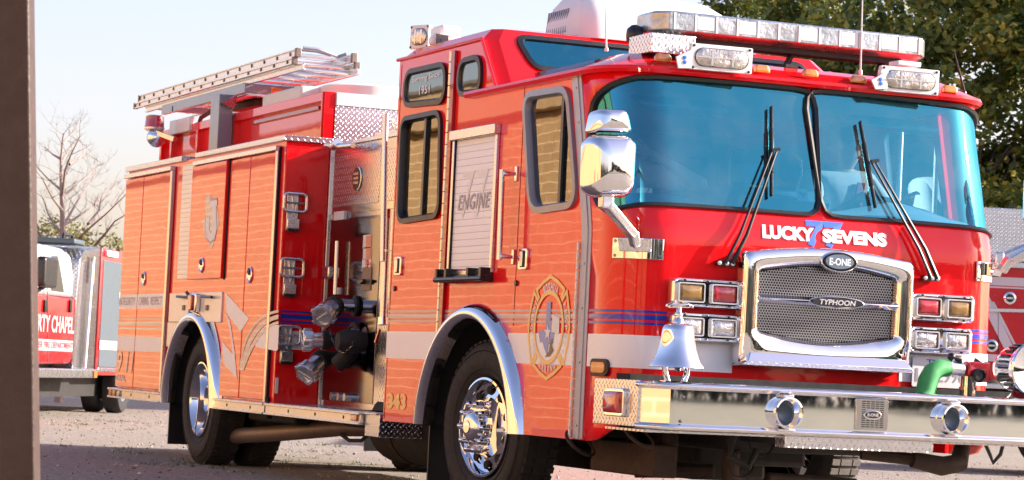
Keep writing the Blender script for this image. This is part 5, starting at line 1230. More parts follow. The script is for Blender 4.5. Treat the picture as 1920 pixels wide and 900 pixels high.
def skinned(name, joints, edges, mat, parent=None, root=0, sub=2):
    me = bpy.data.meshes.new(name); keys = list(joints); ix = {k: i for i, k in enumerate(keys)}
    me.from_pydata([joints[k][0] for k in keys], [(ix[a], ix[b]) for a, b in edges], []); me.materials.append(mat)
    o = bpy.data.objects.new(name, me); COL.objects.link(o)
    sk = o.modifiers.new('skin', 'SKIN'); sk.use_smooth_shade = True
    if not me.skin_vertices: raise RuntimeError('skin layer missing')
    for k in keys:
        r = joints[k][1]; d = me.skin_vertices[0].data[ix[k]]; d.radius = r if isinstance(r, tuple) else (r, r); d.use_root = (ix[k] == root)
    o.modifiers.new('sub', 'SUBSURF').levels = sub; o.modifiers['sub'].render_levels = sub
    if parent: adopt(o, parent)
    return o
def chain(e, *k): e += list(zip(k[:-1], k[1:]))
def crew(x, y, z, yaw, lh, rh, le, re, label, shirt, group=None, fingers=None):
    """seated crew member: hip at (x,y,z); lh/rh hands, le/re elbows in world space"""
    t = thing('person', label, 'person', (x, y, z), group)
    f = Vector((sin(yaw), -cos(yaw), 0)); b = Vector((x, y, z))
    J = {'hip': (b, .15), 'waist': (b+Vector((0, .02, .18)), .14), 'chest': (b+Vector((0, .03, .40)), (.17, .12)), 'sh': (b+Vector((0, .03, .52)), (.11, .09)), 'neck': (b+Vector((0, .0, .595)), .056), 'jaw': (b+Vector((0, -.01, .655))+f*.034, (.064, .070)), 'head': (b+Vector((0, 0, .745))+f*.010, (.078, .098)), 'crown': (b+Vector((0, .01, .825)), (.062, .078)), 'nose': (b+Vector((0, -.01, .705))+f*.112, .013)}
    ed = []; chain(ed, 'hip', 'waist', 'chest', 'sh', 'neck', 'jaw', 'head', 'crown'); ed.append(('head', 'nose'))
    for sd, sx_, el, ha in (('r', -1, re, rh), ('l', 1, le, lh)):
        J['sh'+sd] = (b+Vector((.185*sx_, .03, .50)), .062); J['el'+sd] = (Vector(el), .045); J['wr'+sd] = (Vector(el).lerp(Vector(ha), .82), .029); J['ha'+sd] = (Vector(ha), (.042, .022)); chain(ed, 'sh', 'sh'+sd, 'el'+sd, 'wr'+sd, 'ha'+sd)
        d = (Vector(ha)-Vector(el)).normalized(); s = d.cross(Vector((0, 1, .2))).normalized(); up = s.cross(d)
        for i in range(4):
            p = Vector(ha)+d*.035+s*(.030-.02*i); L = (.030, .034, .032, .024)[i]; cur = -up*.02
            for j in range(3): J[f'f{sd}{i}{j}'] = (p+d*L*j*.8+cur*j*j*.5, .0095-.0012*j)
            ed.append(('ha'+sd, f'f{sd}{i}0')); chain(ed, f'f{sd}{i}0', f'f{sd}{i}1', f'f{sd}{i}2')
        p = Vector(ha)-d*.02+s*.040
        for j in range(3): J[f't{sd}{j}'] = (p+(d*.6+s*.7)*.024*j, .011-.0012*j)
        ed.append(('ha'+sd, f't{sd}0')); chain(ed, f't{sd}0', f't{sd}1', f't{sd}2')
        J['kn'+sd] = (b+Vector((.13*sx_, -.45, .02)), .07); J['an'+sd] = (b+Vector((.13*sx_, -.50, -.42)), .045); J['to'+sd] = (b+Vector((.13*sx_, -.66, -.47)), .038)
        J['hp'+sd] = (b+Vector((.10*sx_, -.05, 0)), .09); chain(ed, 'hip', 'hp'+sd, 'kn'+sd, 'an'+sd, 'to'+sd)
    body = skinned('body', J, ed, M['skin'], t)
    C = {k: (J[k][0], tuple(c+.026 for c in (J[k][1] if isinstance(J[k][1], tuple) else (J[k][1],)*2))) for k in ('hip', 'waist', 'chest', 'sh', 'shl', 'shr')}
    for sd in 'lr': C['ua'+sd] = (J['sh'+sd][0].lerp(J['el'+sd][0], .75), (.062, .062))
    ce = []; chain(ce, 'hip', 'waist', 'chest', 'sh'); [chain(ce, 'sh', 'sh'+s_, 'ua'+s_) for s_ in 'lr']
    C['col'] = (J['sh'][0].lerp(J['neck'][0], .5), .075); ce.append(('sh', 'col')); skinned('shirt', C, ce, shirt, t)
    Tn = {}; te = []
    for sd in 'lr':
        for k, r in (('hp', .105), ('kn', .085), ('an', .062)): Tn[k+sd] = (J[k+sd][0], r)
        chain(te, 'hp'+sd, 'kn'+sd, 'an'+sd)
    Tn = {'hip': (b, .165), **Tn}; te += [('hip', 'hpl'), ('hip', 'hpr')]; skinned('trousers', Tn, te, M['navy'], t)
    hc = b+Vector((0, .012, .775)); mb = MB(); mb.lathe([(.094, -.05), (.104, -.02), (.104, .02), (.088, .065), (.05, .092), (0, .1)], hc-f*.012, (0, 0, 1), 20); build('hair', mb, M['hair'], t, smooth=70)
    rt = Vector((0, 0, 1)).cross(f)
    mb = MB()
    for k in (-1, 1): mb.obox(b+Vector((0, 0, .745))+f*.104+rt*.033*k, rt*.025, f*.006, (0, 0, .018))
    mb.bar(b+Vector((0, 0, .755))+f*.106-rt*.06, b+Vector((0, 0, .755))+f*.106+rt*.06, .006, .006)
    for k in (-1, 1): mb.bar(b+Vector((0, 0, .755))+f*.106+rt*.062*k, b+Vector((0, 0, .755))+rt*.09*k, .006, .006)
    build('sunglasses', mb, M['black'], t, bevel=.003)
    mb = MB()
    for k in (-1, 1): mb.lathe([(0, -.012), (.018, -.010), (.026, .0), (.018, .008), (0, .01)], b+Vector((0, 0, .725))+rt*.086*k-f*.005, rt, 12)
    build('ear', mb, M['skin'], t, smooth=70)
    mb = MB(); m0 = b+Vector((0, -.01, .660))+f*.100; mb.obox(m0, rt*.024, f*.006, (0, 0, .005)); build('mouth', mb, plain('lips', (.32, .13, .11), .5), t, bevel=.003)
    return t, J
eye = F(1583, 268, .80)
t, J = crew(eye.x, .80, eye.z-.745, radians(52), (2.22, .28, 2.03), (1.86, .25, 2.0), (2.33, .55, 1.85), (1.72, .60, 1.82), 'driver in a white shirt and dark sunglasses behind the steering wheel', M['shirt'])
mb = MB(); b = Vector((eye.x, .80, eye.z-.745)); mb.add([b+Vector(v) for v in ((.05, -.09, .50), (.10, -.09, .50), (.02, -.165, .15), (-.03, -.165, .15), (.05, -.105, .50), (.10, -.105, .50), (.02, -.18, .15), (-.03, -.18, .15))], [(0, 1, 2, 3), (4, 5, 6, 7), (0, 1, 5, 4), (2, 3, 7, 6)]); build('shoulder_strap', mb, M['strap'], t)
el = F(1322, 348, .30); ha = F(1212, 283, .42)
crew(.50, .85, 1.60, 0, ha, (.28, .35, 1.95), el, (.20, .62, 1.85), 'passenger with a bare forearm raised behind the windscreen on the mirror side', M['shirt'])

# ================================================================= ladders
def ladder(name, label, x0, x1, y0, y1, z0, z1, rungs=14, group=None):
    t = thing(name, label, 'ladder', ((x0+x1)/2, (y0+y1)/2, z0), group)
    for x in (x0, x1):
        mb = MB(); mb.box((x-.006, y0, z0), (x+.006, y1, z1)); mb.box((x-.018, y0, z0), (x+.018, y1, z0+.012)); mb.box((x-.018, y0, z1-.012), (x+.018, y1, z1)); r = build('rail', mb, M['ladder'], t, bevel=.002)
        mb = MB(); zc = (z0+z1)/2
        for k in range(rungs): y = y0+.18+(y1-y0-.36)*k/(rungs-1); mb.lathe([(0, 0), (.014, 0), (.016, .006)], (x-.0135, y, zc), (1, 0, 0), 10)
        build_each('rung_end', mb, M['exhaust'], r)
        mb = MB(); mb.box((x-.022, y0-.012, z0-.004), (x+.022, y0+.03, z1+.004)); mb.box((x-.02, y1-.03, z0-.003), (x+.02, y1+.01, z1+.003)); build_each('end_cap', mb, M['exhaust'], r, bevel=.004)
    for k in range(rungs):
        y = y0+.18+(y1-y0-.36)*k/(rungs-1); mb = MB(); mb.tube([(x0, y, (z0+z1)/2), (x1, y, (z0+z1)/2)], .017, 10); build('rung', mb, M['ladder'], t, smooth=60)
    return t
ladder('roof_ladder', 'aluminium roof ladder with hooks on top of the stack on the rack', .30, .765, 6.40, 11.25, 3.262, 3.326)
e1 = ladder('extension_ladder', 'wide aluminium extension ladder clamped under the roof ladder on the rack', .285, .80, 6.42, 11.35, 3.205, 3.258)
ex = MB()
for x in (.315, .77):
    ex.box((x-.006, 6.30, 3.152), (x+.006, 11.05, 3.202)); ex.box((x-.016, 6.30, 3.152), (x+.016, 11.05, 3.162)); ex.box((x-.016, 6.30, 3.192), (x+.016, 11.05, 3.202))
build_each('fly_rail', ex, M['ladder'], e1, bevel=.002)
ex = MB()
for k in range(13): ex.tube([(.315, 6.5+.36*k, 3.177), (.77, 6.5+.36*k, 3.177)], .016, 8)
build_each('fly_rung', ex, M['ladder'], e1, smooth=60)
hk = MB(); hk.tube([(.34, 6.40, 3.335), (.45, 6.40, 3.335), (.58, 6.42, 3.31), (.66, 6.5, 3.30), (.72, 6.46, 3.325)], .013, 8); hk.tube([(.36, 6.5, 3.33), (.48, 6.5, 3.33), (.60, 6.5, 3.31)], .012, 8); rl = [o for o in bpy.data.objects if o.name == 'roof_ladder'][0]; build_each('roof_hook', hk, M['grey'], rl, smooth=60)

# ================================================================= white and red rescue truck behind, on the near-side left
TP = G(250, 774); ta = radians(28); TU = Vector((sin(ta), cos(ta), 0)); TN = Vector((cos(ta), -sin(ta), 0))
def T(px, py, d=0.0): return PLN(px, py, TP-TN*d, TN)
def tl(px, py): q = T(px, py)-TP; return (q.dot(TU), q.z)
def TW(l, d, z): return TP+TU*l-TN*d+Vector((0, 0, z))
TR = thing('rescue_truck', 'white and red rescue truck with diamond plate box, partly behind the brown post', 'truck', tuple(TP))
def Q(name, mb, mat, parent=None, **k): return build(name, mb, mat, parent or TR, **k)
def tprism(pts, d0, d1, mb=None): mb = mb or MB(); return mb.prism(pts, lambda u, v, d: TW(u, d, v), d0, d1)
tred = plain('truck_red_paint', (.50, .008, .014), .25, 0, .08, Coat_Weight=1, Coat_Roughness=.03); twhite = plain('truck_white_paint', (.58, .60, .62), .3, 0, .05, Coat_Weight=1, Coat_Roughness=.03); tdoor = plain('truck_shutter', (.10, .13, .155), .4, .2, .06)
L = lambda px: tl(px, 600)[0]
cabf = L(-40); noses = cabf-1.15
zt, zb, zbelt = tl(100, 461)[1], tl(100, 682)[1], tl(100, 555)[1]
mb = tprism([(cabf-.55, zbelt), (L(141), zbelt), (L(140), zt-.35), (L(132), zt-.06), (L(115), zt), (cabf+.2, zt), (cabf-.1, zt-.1)], 0.04, 1.9); Q('cab_top', mb, twhite, bevel=.05)
mb = tprism([(noses, .62), (noses, zbelt-.18), (noses+.1, zbelt-.1), (cabf-.5, zbelt), (L(141.5), zbelt), (L(139.5), zb+.1), (L(135), zb), (noses+.3, zb-.05)], 0, 1.95); Q('cab_body', mb, tred, bevel=.03)
for pts in ([(100.5, 480), (114, 480), (125.5, 549), (100, 545)], [(72, 478), (40, 470), (28, 545), (75, 545)]):
    mb = tprism(ccw(rquad([tl(*p) for p in pts], .06)), .034, .05); w = Q('window', mb, M['truckglass'])
    mb = tprism(ccw(rquad([tl(*p) for p in pts], .06)), .036, .038); Q('window_backing', mb, M['seat'], w)
for px in (88,): mb = MB(); a, b = tl(px, 486), tl(px+2, 680); mb.add([TW(a[0]-.02, -.003, a[1]), TW(a[0]+.02, -.003, a[1]), TW(b[0]+.02, -.003, b[1]), TW(b[0]-.02, -.003, b[1])], [(0, 1, 2, 3)]); Q('door_seam', mb, M['hole'], smooth=0)
for px in (83.5, 131): mb = MB(); a, b = tl(px, 562), tl(px, 586); mb.prism(rrect(a[0]-.05, a[0]+.05, b[1], a[1], .02), lambda u, v, d: TW(u, d, v), -.03, .0); Q('door_handle', mb, M['black'], bevel=.01)
a, b = tl(88, 477), tl(88, 540)
mb = MB(); q0, q1 = T(79, 480, -.35), T(100, 541, -.35); r0 = TN*.0
l0, l1 = (q0-TP).dot(TU), (q1-TP).dot(TU); mb.prism(rrect(l0, l1, q1.z, q0.z, .05), lambda u, v, d: TW(u, d, v), -.40, -.28); mi = Q('mirror', mb, M['black'], bevel=.03)
mb = MB(); mb.tube([TW(l0+.25, -.34, q1.z+.02), TW(l0+.0, -.2, q1.z-.12), TW(l0-.5, 0, q1.z-.25)], .03, 8); Q('mirror_arm', mb, M['black'], mi)
# text on the doors
a0, a1 = tl(49, 588), tl(137, 626)
lettering('lettering', 'LIBERTY CHAPEL', lambda u, v: TW(a0[0]+u, -.006, a1[1]+v+.0*u), a1[0]-a0[0], tl(100, 590)[1]-tl(100, 622)[1], twhite, TR, fat=.02)
b0, b1 = tl(30, 638), tl(138, 656)
mb = MB(); zz0, zz1 = tl(100, 658)[1], tl(100, 637)[1]; mb.add([TW(b0[0], -.004, zz0), TW(L(139), -.004, zz0), TW(L(139), -.004, zz1), TW(b0[0], -.004, zz1)], [(0, 1, 2, 3)]); Q('stripe', mb, twhite, smooth=0)
lettering('lettering', 'VOLUNTEER FIRE DEPARTMENT', lambda u, v: TW(tl(40, 640)[0]+u, -.008, zz0+.035+v), tl(136, 640)[0]-tl(40, 640)[0], (zz1-zz0)*.58, M['letterred'], TR, fat=.02)
# box
x0, x1, x2, x3 = L(139), L(166), L(179), L(330)
mb = tprism([(x0-.02, tl(140, 700)[1]), (x2, tl(140, 700)[1]), (x2, tl(176, 464)[1]+.02), (L(148), tl(150, 468)[1]), (L(141), tl(141, 485)[1]), (x0-.02, tl(140, 560)[1])], -.02, 2.1); Q('box_front', mb, M['plate3'], bevel=.01)
mb = MB(); zt2 = tl(180, 463)[1]; mb.prism([(x2, .55), (x3, .55), (x3, zt2), (x2, zt2)], lambda u, v, d: TW(u, d, v), -.04, 2.2); Q('box_body', mb, tred, bevel=.01)
mb = tprism(ccw([(L(183), tl(183, 688)[1]), (L(262), tl(183, 688)[1]), (L(262), tl(183, 486)[1]), (L(183), tl(183, 486)[1])]), -.05, -.03); Q('shutter_door', mb, tdoor, bevel=.004)
mb = tprism(ccw([(L(182), tl(183, 655)[1]), (L(262), tl(183, 655)[1]), (L(262), tl(183, 638)[1]), (L(182), tl(183, 638)[1])]), -.056, -.05); Q('stripe', mb, twhite)
mb = tprism(ccw([(L(214), tl(220, 563)[1]), (L(262), tl(220, 563)[1]), (L(262), tl(220, 548)[1]), (L(214), tl(220, 548)[1])]), -.056, -.05); s_ = Q('stripe', mb, twhite)
lettering('lettering', 'FIRE', lambda u, v: TW(L(217)+u, -.06, tl(220, 561)[1]+v), L(236)-L(217), .085, M['letterred'], s_, fat=.03)
mb = tprism(rrect(L(184), L(204), tl(190, 480)[1], tl(190, 468)[1], .03), -.09, -.04); Q('box_lamp', mb, M['whitemetal'], bevel=.01)
mb = tprism(ccw([(L(180), .60), (L(262), .60), (L(262), tl(200, 690)[1]), (L(180), tl(200, 690)[1])]), -.07, -.03); Q('sill_plate', mb, M['satin'], bevel=.01)
mb = MB(); mb.tube([TW(L(157), -.08, tl(157, 490)[1]), TW(L(153), -.08, tl(155, 690)[1])], .025, 10); mb.tube([TW(L(160), -.06, tl(160, 480)[1]), TW(L(160), -.06, tl(160, 530)[1])], .03, 8); Q('grab_rail', mb, M['chrome'], smooth=60)
mb = tprism(ccw([(L(40), tl(80, 707)[1]), (L(163), tl(80, 707)[1]), (L(163), tl(80, 690)[1]), (L(40), tl(80, 690)[1])]), -.18, .1); Q('side_step', mb, M['satin'], bevel=.015)
mb = tprism(ccw([(L(156), tl(160, 707)[1]), (L(162), tl(160, 707)[1]), (L(162), tl(160, 695)[1]), (L(156), tl(160, 695)[1])]), -.195, -.18); Q('step_lamp', mb, M['amber'])
mb = tprism(rrect(L(146), L(165), zt2, zt2+.07, .02), .1, 1.9); Q('roof_light', mb, tdoor, bevel=.02)
mb = MB(); mb.tube([TW(L(150), .3, zt2+.05), TW(L(151), .3, zt2+.13), TW(L(166), .3, zt2+.14), TW(L(168), .3, zt2+.05)], .02, 8); Q('roof_hook', mb, M['black'])
def twheel(l, dd):
    o = TW(l, dd, .41); mb = MB(); mb.lathe([(.22, -.0), (.3, -.02), (.38, -.02), (.405, .02), (.41, .1), (.405, .2), (.3, .24), (.2, .2)], o, -TN, 40); w = Q('wheel', mb, M['rubber'], smooth=50)
    mb = MB(); mb.lathe([(.225, -.0), (.235, -.01), (.22, .0), (.19, .06), (.1, .09), (.06, .02), (0, .02)], o, -TN, 32); Q('rim', mb, M['satin'], w, smooth=50)
lw = L(237); twheel(lw, .0); twheel(lw, .32); twheel(cabf-.2, .02); twheel(lw, 1.85); twheel(cabf-.2, 1.75)
mb = MB(); mb.prism([(noses+.3, .24), (x3-.3, .24), (x3-.3, .75), (noses+.3, .75)], lambda u, v, d: TW(u, d, v), .30, 1.6); Q('chassis_frame', mb, M['dark'])  # box made bigger and black to stand for the shade under the truck

# ================================================================= second red engine behind, on the far right
RP = Vector((10.30, 12.0, 0)); RU = Vector((cos(YAW), -sin(YAW), 0)); RN = Vector((-sin(YAW), -cos(YAW), 0))
RT = thing('fire_engine', 'second red engine with white chevron stripes parked behind the bumper siren', 'fire engine', tuple(RP))
def rl_(px, py): q = PLN(px, py, RP, RN)-RP; return (q.dot(RU), q.z)
def RW(l, d, z): return RP+RU*l-RN*d+Vector((0, 0, z))
def Rb(name, pts, d0, d1, mat, par=None, **k): mb = MB(); mb.prism(ccw([rl_(*p) for p in pts]), lambda u, v, d: RW(u, d, v), d0, d1); return build(name, mb, mat, par or RT, **k)
Rb('body', [(1790, 492), (2500, 520), (2500, 742), (1790, 708)], 0, 2.4, tred, bevel=.01)
Rb('upper_plate', [(1812, 386), (2480, 420), (2480, 520), (1812, 486)], .05, 2.3, M['plate'], bevel=.01)
Rb('rail', [(1812, 488), (2480, 520), (2480, 530), (1812, 498)], -.03, .2, M['satin'], bevel=.005)
Rb('stripe', [(1790, 515), (2400, 546), (2400, 562), (1790, 531)], -.006, 0, twhite); Rb('stripe', [(1790, 533), (2400, 563), (2400, 566), (1790, 536)], -.006, 0, twhite)
Rb('moulding', [(1790, 577), (2400, 590), (2400, 596), (1790, 583)], -.02, 0, M['satin'])
Rb('chevron', [(1828, 545), (1850, 546), (1905, 662), (1886, 660)], -.007, 0, twhite); Rb('chevron', [(1857, 565), (1864, 566), (1912, 660), (1907, 660)], -.007, 0, twhite)
Rb('stripe', [(1790, 661), (2400, 690), (2400, 704), (1790, 674)], -.006, 0, twhite); Rb('sill', [(1790, 716), (2400, 738), (2400, 752), (1790, 726)], -.03, .3, M['satin'], bevel=.01)
Rb('door_seam', [(1871, 580), (1872, 580), (1872, 700), (1871, 700)], -.008, 0, M['hole'])
for q in ((1893, 559), (1859, 648)):
    o = PLN(*q, RP, RN); mb = MB(); mb.lathe([(.066, 0), (.07, -.02), (.05, -.03), (.045, -.01), (0, -.01)], o, -RN, 24); w = build('ring_latch', mb, M['chrome'], RT, smooth=50); mb = MB(); mb.obox(o-RN*-.018, RU*.035, RN*.005, (0, 0, .01)); build('latch_paddle', mb, M['satin'], w)
mb = MB(); mb.bar(PLN(1868, 492, RP+RN*.15, RN), PLN(1935, 462, RP+RN*.15, RN), .12, .10, up=(0, 1, 0)); mb.obox(PLN(1872, 490, RP+RN*.12, RN), RU*.05, RN*.1, (0, 0, .10)); build('hose_tray', mb, M['satin'], RT, bevel=.02)
for l in (.9, 4.2):
    o = RW(l, .05, .52); mb = MB(); mb.lathe([(.28, 0), (.4, -.02), (.49, -.02), (.52, .03), (.52, .25), (.3, .27)], o, -RN, 40); w = build('wheel', mb, M['rubber'], RT, smooth=50); mb = MB(); mb.lathe([(.29, 0), (.3, -.01), (.25, .05), (.1, .03), (.1, -.08), (0, -.08)], o, -RN, 32); build('rim', mb, M['chrome'], w, smooth=50)
mb = MB(); mb.prism([(-.4, .45), (5.8, .45), (5.8, 1.0), (-.4, 1.0)], lambda u, v, d: RW(u, d, v), .35, 2.0); build('chassis_frame', mb, M['dark'], RT)

# ================================================================= foreground post
kd = 8.6
def at(px, py, k): r = ray(px, py); return CAM+r*(k/r.dot(FWD))
a, b = at(26, -40, kd), at(38, 940, kd); hw = .0565; d = (b-a).normalized(); a2 = a-d*2.0; b2 = a+d*((0-a.z)/d.z)
mb = MB(); rx = RGT; ry = d.cross(rx); mb.obox((a2+b2)/2, rx*hw, ry*hw, (b2-a2)/2); po = build('steel_post', mb, M['post'], None, bevel=.008, seg=3); tag(po, 'brown painted square steel post leaning slightly, close in front', 'post')
mb = MB(); mb.box((b2.x-.16, b2.y-.16, 0.0), (b2.x+.16, b2.y+.16, .018)); build('base_plate', mb, M['post'], po, bevel=.004)

# ================================================================= building the paintwork mirrors
BL = thing('building', 'long tan block building with ribbed metal fascia beside the engine', 'building', (-11.2, 10, 0))
mb = MB(); mb.box((-19, -17.0, 0), (-11.0, 60, 5.15)); build('wall', mb, M['brick'], BL, smooth=0)
mb = MB(); mb.box((-19.2, -17.3, 5.15), (-10.75, 60.2, 5.78)); build('fascia', mb, M['fascia'], BL, smooth=0)
mb = MB(); mb.box((-19.3, -17.4, 5.78), (-10.65, 60.3, 5.84)); build('roof_cap', mb, M['exhaust'], BL, bevel=.01)
mb = MB()
for y in (-9, -2.5): mb.box((-11.0, y, 0), (-10.96, y+1.0, 2.1))
build_each('door', mb, M['dark_red'], BL, bevel=.01)

# ================================================================= trees
def leafmat(name, stops):
    m, nt, out = NT(name); g = nt.nodes.new('ShaderNodeNewGeometry')
    n = noise(nt, .8, 3); f = (E(nt, g.outputs['Random Per Island'])*.5)+(E(nt, n.outputs[0])*.55)
    col = ramp(nt, f, stops); p = nt.nodes.new('ShaderNodeBsdfPrincipled'); nt.links.new(col, p.inputs['Base Color']); p.inputs['Roughness'].default_value = .5
    tr = nt.nodes.new('ShaderNodeBsdfTranslucent'); nt.links.new(col, tr.inputs[0]); mx = nt.nodes.new('ShaderNodeMixShader'); mx.inputs[0].default_value = .38
    nt.links.new(p.outputs[0], mx.inputs[1]); nt.links.new(tr.outputs[0], mx.inputs[2]); nt.links.new(mx.outputs[0], out.inputs[0]); return m
M['leaf'] = leafmat('oak_leaves', [(.14, (.042, .070, .022)), (.38, (.085, .135, .030)), (.58, (.17, .215, .042)), (.76, (.44, .38, .065))])
M['bud'] = leafmat('budding_leaves', [(.2, (.15, .14, .045)), (.6, (.24, .22, .06)), (.85, (.32, .29, .09))])
M['far'] = leafmat('far_leaves', [(.2, (.026, .028, .024)), (.6, (.042, .044, .036)), (.9, (.07, .068, .055))])
M['bark'] = plain('bark', (.085, .065, .05), .9, 0, .3, 10, .01, 40)
M['twig'] = plain('twig_bark', (.30, .24, .21), .9, 0, .2, 10)
def leaves(rng, clumps, per, ls):
    V = []; Fc = []
    for (c, r) in clumps:
        for k in range(per):
            d = Vector((rng.gauss(0, 1), rng.gauss(0, 1), rng.gauss(0, 1))).normalized()*r*(rng.random()**.45); p = c+Vector((d.x, d.y, d.z*.75))
            a = Vector((rng.gauss(0, 1), rng.gauss(0, 1), rng.gauss(0, .7))).normalized(); b = a.cross(Vector((rng.gauss(0, 1), rng.gauss(0, 1), rng.gauss(0, 1)))).normalized()
            s = ls*rng.uniform(.6, 1.3); a *= s; b *= s*.55; o = len(V)
            V += [p-a, p-a*.2+b, p+a, p-a*.2-b]; Fc.append((o, o+1, o+2, o+3))
    mb = MB(); mb.v = V; mb.f = Fc; mb.m = [0]*len(Fc); return mb
def limbs(rng, mb, p, d, L, r, depth, tips, up=.25, spread=.55, seg=4):
    pts = [p]; rs = [r]
    for k in range(seg):
        d = (d+Vector((rng.gauss(0, .12), rng.gauss(0, .12), rng.gauss(0, .08)+up*.12))).normalized(); p = p+d*L/seg; pts.append(p); rs.append(r*(1-.45*(k+1)/seg))
    mb.tube(pts, rs, 6 if depth > 1 else 4, cap=False)
    if depth == 0: tips.append(p); return
    for k in range(rng.choice((2, 3, 3))):
        q = pts[rng.randint(2, seg)]; nd = (d+Vector((rng.gauss(0, spread), rng.gauss(0, spread), rng.gauss(up*.4, spread*.6)))).normalized()
        limbs(rng, mb, q, nd, L*rng.uniform(.6, .85), r*.5, depth-1, tips, up, spread, seg)
def oak(px, depth, zc, rx, rz, seed, label, ncl, per):
    rng = random.Random(seed); c = at(px, 300, depth); t = thing('oak_tree', label, 'tree', (c.x, c.y, 0), 'dense oaks behind the yard')
    mb = MB(); tips = []; mb.tube([(c.x, c.y, -.05), (c.x+.1, c.y, zc*.25), (c.x, c.y+.1, zc*.5)], [.42, .32, .27], 10)
    for k in range(6): a = 2*pi*k/6+rng.random(); limbs(rng, mb, Vector((c.x, c.y, zc*.4+.12*k)), Vector((cos(a), sin(a), .9)).normalized(), rx*.55, .13, 2, tips)
    build('trunk', mb, M['bark'], t, smooth=60)
    cl = []
    for k in range(ncl):
        d = Vector((rng.gauss(0, 1), rng.gauss(0, 1), rng.gauss(0, 1))).normalized(); q = rng.uniform(.35, 1.0)**.6
        e = Vector((c.x+d.x*rx*q, c.y+d.y*rx*q, zc+d.z*rz*q)); cl.append((e, rng.uniform(.45, .95)))
    build('crown', leaves(rng, cl, int(per*1.7), .085), M['leaf'], t, smooth=0, flip=False); return t
oak(1600, 53, 7.9, 2.35, 2.9, 3, 'dense oak with thin yellow-green top above the long light bar', 64, 210)
oak(1860, 48, 5.9, 3.4, 4.3, 5, 'dark full oak rising behind the second engine and its siren', 200, 230)
oak(1440, 60, 8.9, 1.55, 1.7, 8, 'small oak top showing over the middle of the light bar', 34, 170)
oak(2330, 52, 6.4, 3.6, 4.6, 9, 'broad dark oak cut off by the edge of the photo', 70, 200)
# bare tree
def bare():
    rng = random.Random(11); k = 45
    base = at(117, 600, k); base.z = 0; t = thing('bare_tree', 'slender leafless tree behind the white and red truck', 'tree', tuple(base))
    mb = MB()
    def br(pxs, r0, r1, dy=0): 
        pts = [at(x, y, k+dy*(i/(len(pxs)-1))) for i, (x, y) in enumerate(pxs)]; n = len(pts)
        mb.tube(pts, [r0+(r1-r0)*i/(n-1) for i in range(n)], 6, cap=False); return pts
    tr = br([(121, 700), (118, 460), (117, 400), (115, 350), (114, 300), (119, 250)], .060, .012); mb.tube([base, at(121, 700, k)], .07, 6)
    mains = [([(118, 425), (135, 395), (152, 365), (172, 340), (183, 312)], 3), ([(117, 365), (122, 320), (133, 290), (150, 255)], -3), ([(117, 358), (90, 335), (62, 305)], 2), ([(117, 395), (98, 370), (80, 335), (68, 320)], -2), ([(118, 368), (140, 350), (165, 330), (180, 308)], 3),
             ([(120, 423), (155, 400), (190, 375), (215, 350)], 4), ([(135, 458), (165, 430), (200, 400), (236, 365)], -4), ([(118, 440), (100, 420), (88, 395), (78, 365)], 2), ([(178, 460), (200, 435), (215, 415), (240, 400)], -3), ([(114, 298), (100, 290), (84, 276)], 1), ([(115, 305), (130, 280), (148, 262)], 2), ([(117, 270), (130, 255), (143, 245)], 1), ([(62, 420), (80, 450), (95, 475)], 1), ([(130, 308), (150, 295), (165, 282)], 1), ([(165, 420), (185, 395), (188, 380), (192, 362)], 2)]
    tips = []
    for m, dy in mains:
        pts = br(m, .026, .007, dy); 
        for i in range(1, len(pts)):
            for j in range(3):
                p = pts[i-1].lerp(pts[i], rng.random()); d = (pts[-1]-pts[0]).normalized(); limbs(rng, mb, p, (d+Vector((rng.gauss(0, .5), rng.gauss(0, .5), rng.gauss(.25, .4)))).normalized(), rng.uniform(.14, .34), .006, 2 if rng.random() < .6 else 1, tips, .3, .5, 3)
    for i in range(1, len(tr)):
        for j in range(4): p = tr[i-1].lerp(tr[i], rng.random()); limbs(rng, mb, p, Vector((rng.gauss(0, .8), rng.gauss(0, .7), .5)).normalized(), rng.uniform(.16, .36), .006, 2, tips, .3, .5, 3) if i > 1 else None
    build('trunk', mb, M['twig'], t, smooth=0)
bare()
rng = random.Random(21); c = at(118, 445, 60); t = thing('budding_tree', 'pale yellow-green budding tree low behind the bare tree', 'tree', (c.x, c.y, 0))
mb = MB(); tips = []; mb.tube([(c.x, c.y, 0), (c.x, c.y, 2.2)], [.1, .07], 8)
for k in range(5): a = 2*pi*k/5; limbs(rng, mb, Vector((c.x, c.y, 1.6+.15*k)), Vector((cos(a)*.7, sin(a)*.7, 1)).normalized(), 1.0, .04, 2, tips)
build('trunk', mb, M['twig'], t)
cl = [(Vector((c.x+rng.gauss(0, .55), c.y+rng.gauss(0, .5), 3.05+rng.gauss(0, .38))), rng.uniform(.25, .5)) for k in range(60)]
build('crown', leaves(rng, cl, 60, .05), M['bud'], t, smooth=0, flip=False)
# far treeline all round the yard (one mass)
rng = random.Random(31); cl = []
for k in range(760):
    a = rng.uniform(radians(100), radians(260)) if k < 690 else rng.uniform(radians(38), radians(85)); R = rng.uniform(95, 125); h = rng.uniform(.0, 7.5) if k < 690 else rng.uniform(.3, 2.4); cl.append((Vector((R*sin(a), R*cos(a), h)), rng.uniform(2.0, 3.2)))
for k in range(330): a = rng.uniform(radians(-75), radians(40)); R = rng.uniform(120, 150); cl.append((Vector((R*sin(a), R*cos(a), rng.uniform(.2, 1.6))), rng.uniform(1.2, 2.0)))
tlm = leaves(rng, cl, 85, .55); o = build('treeline', tlm, M['far'], None, smooth=0, flip=False); tag(o, 'distant low belt of trees round the yard', 'trees', kind='stuff')

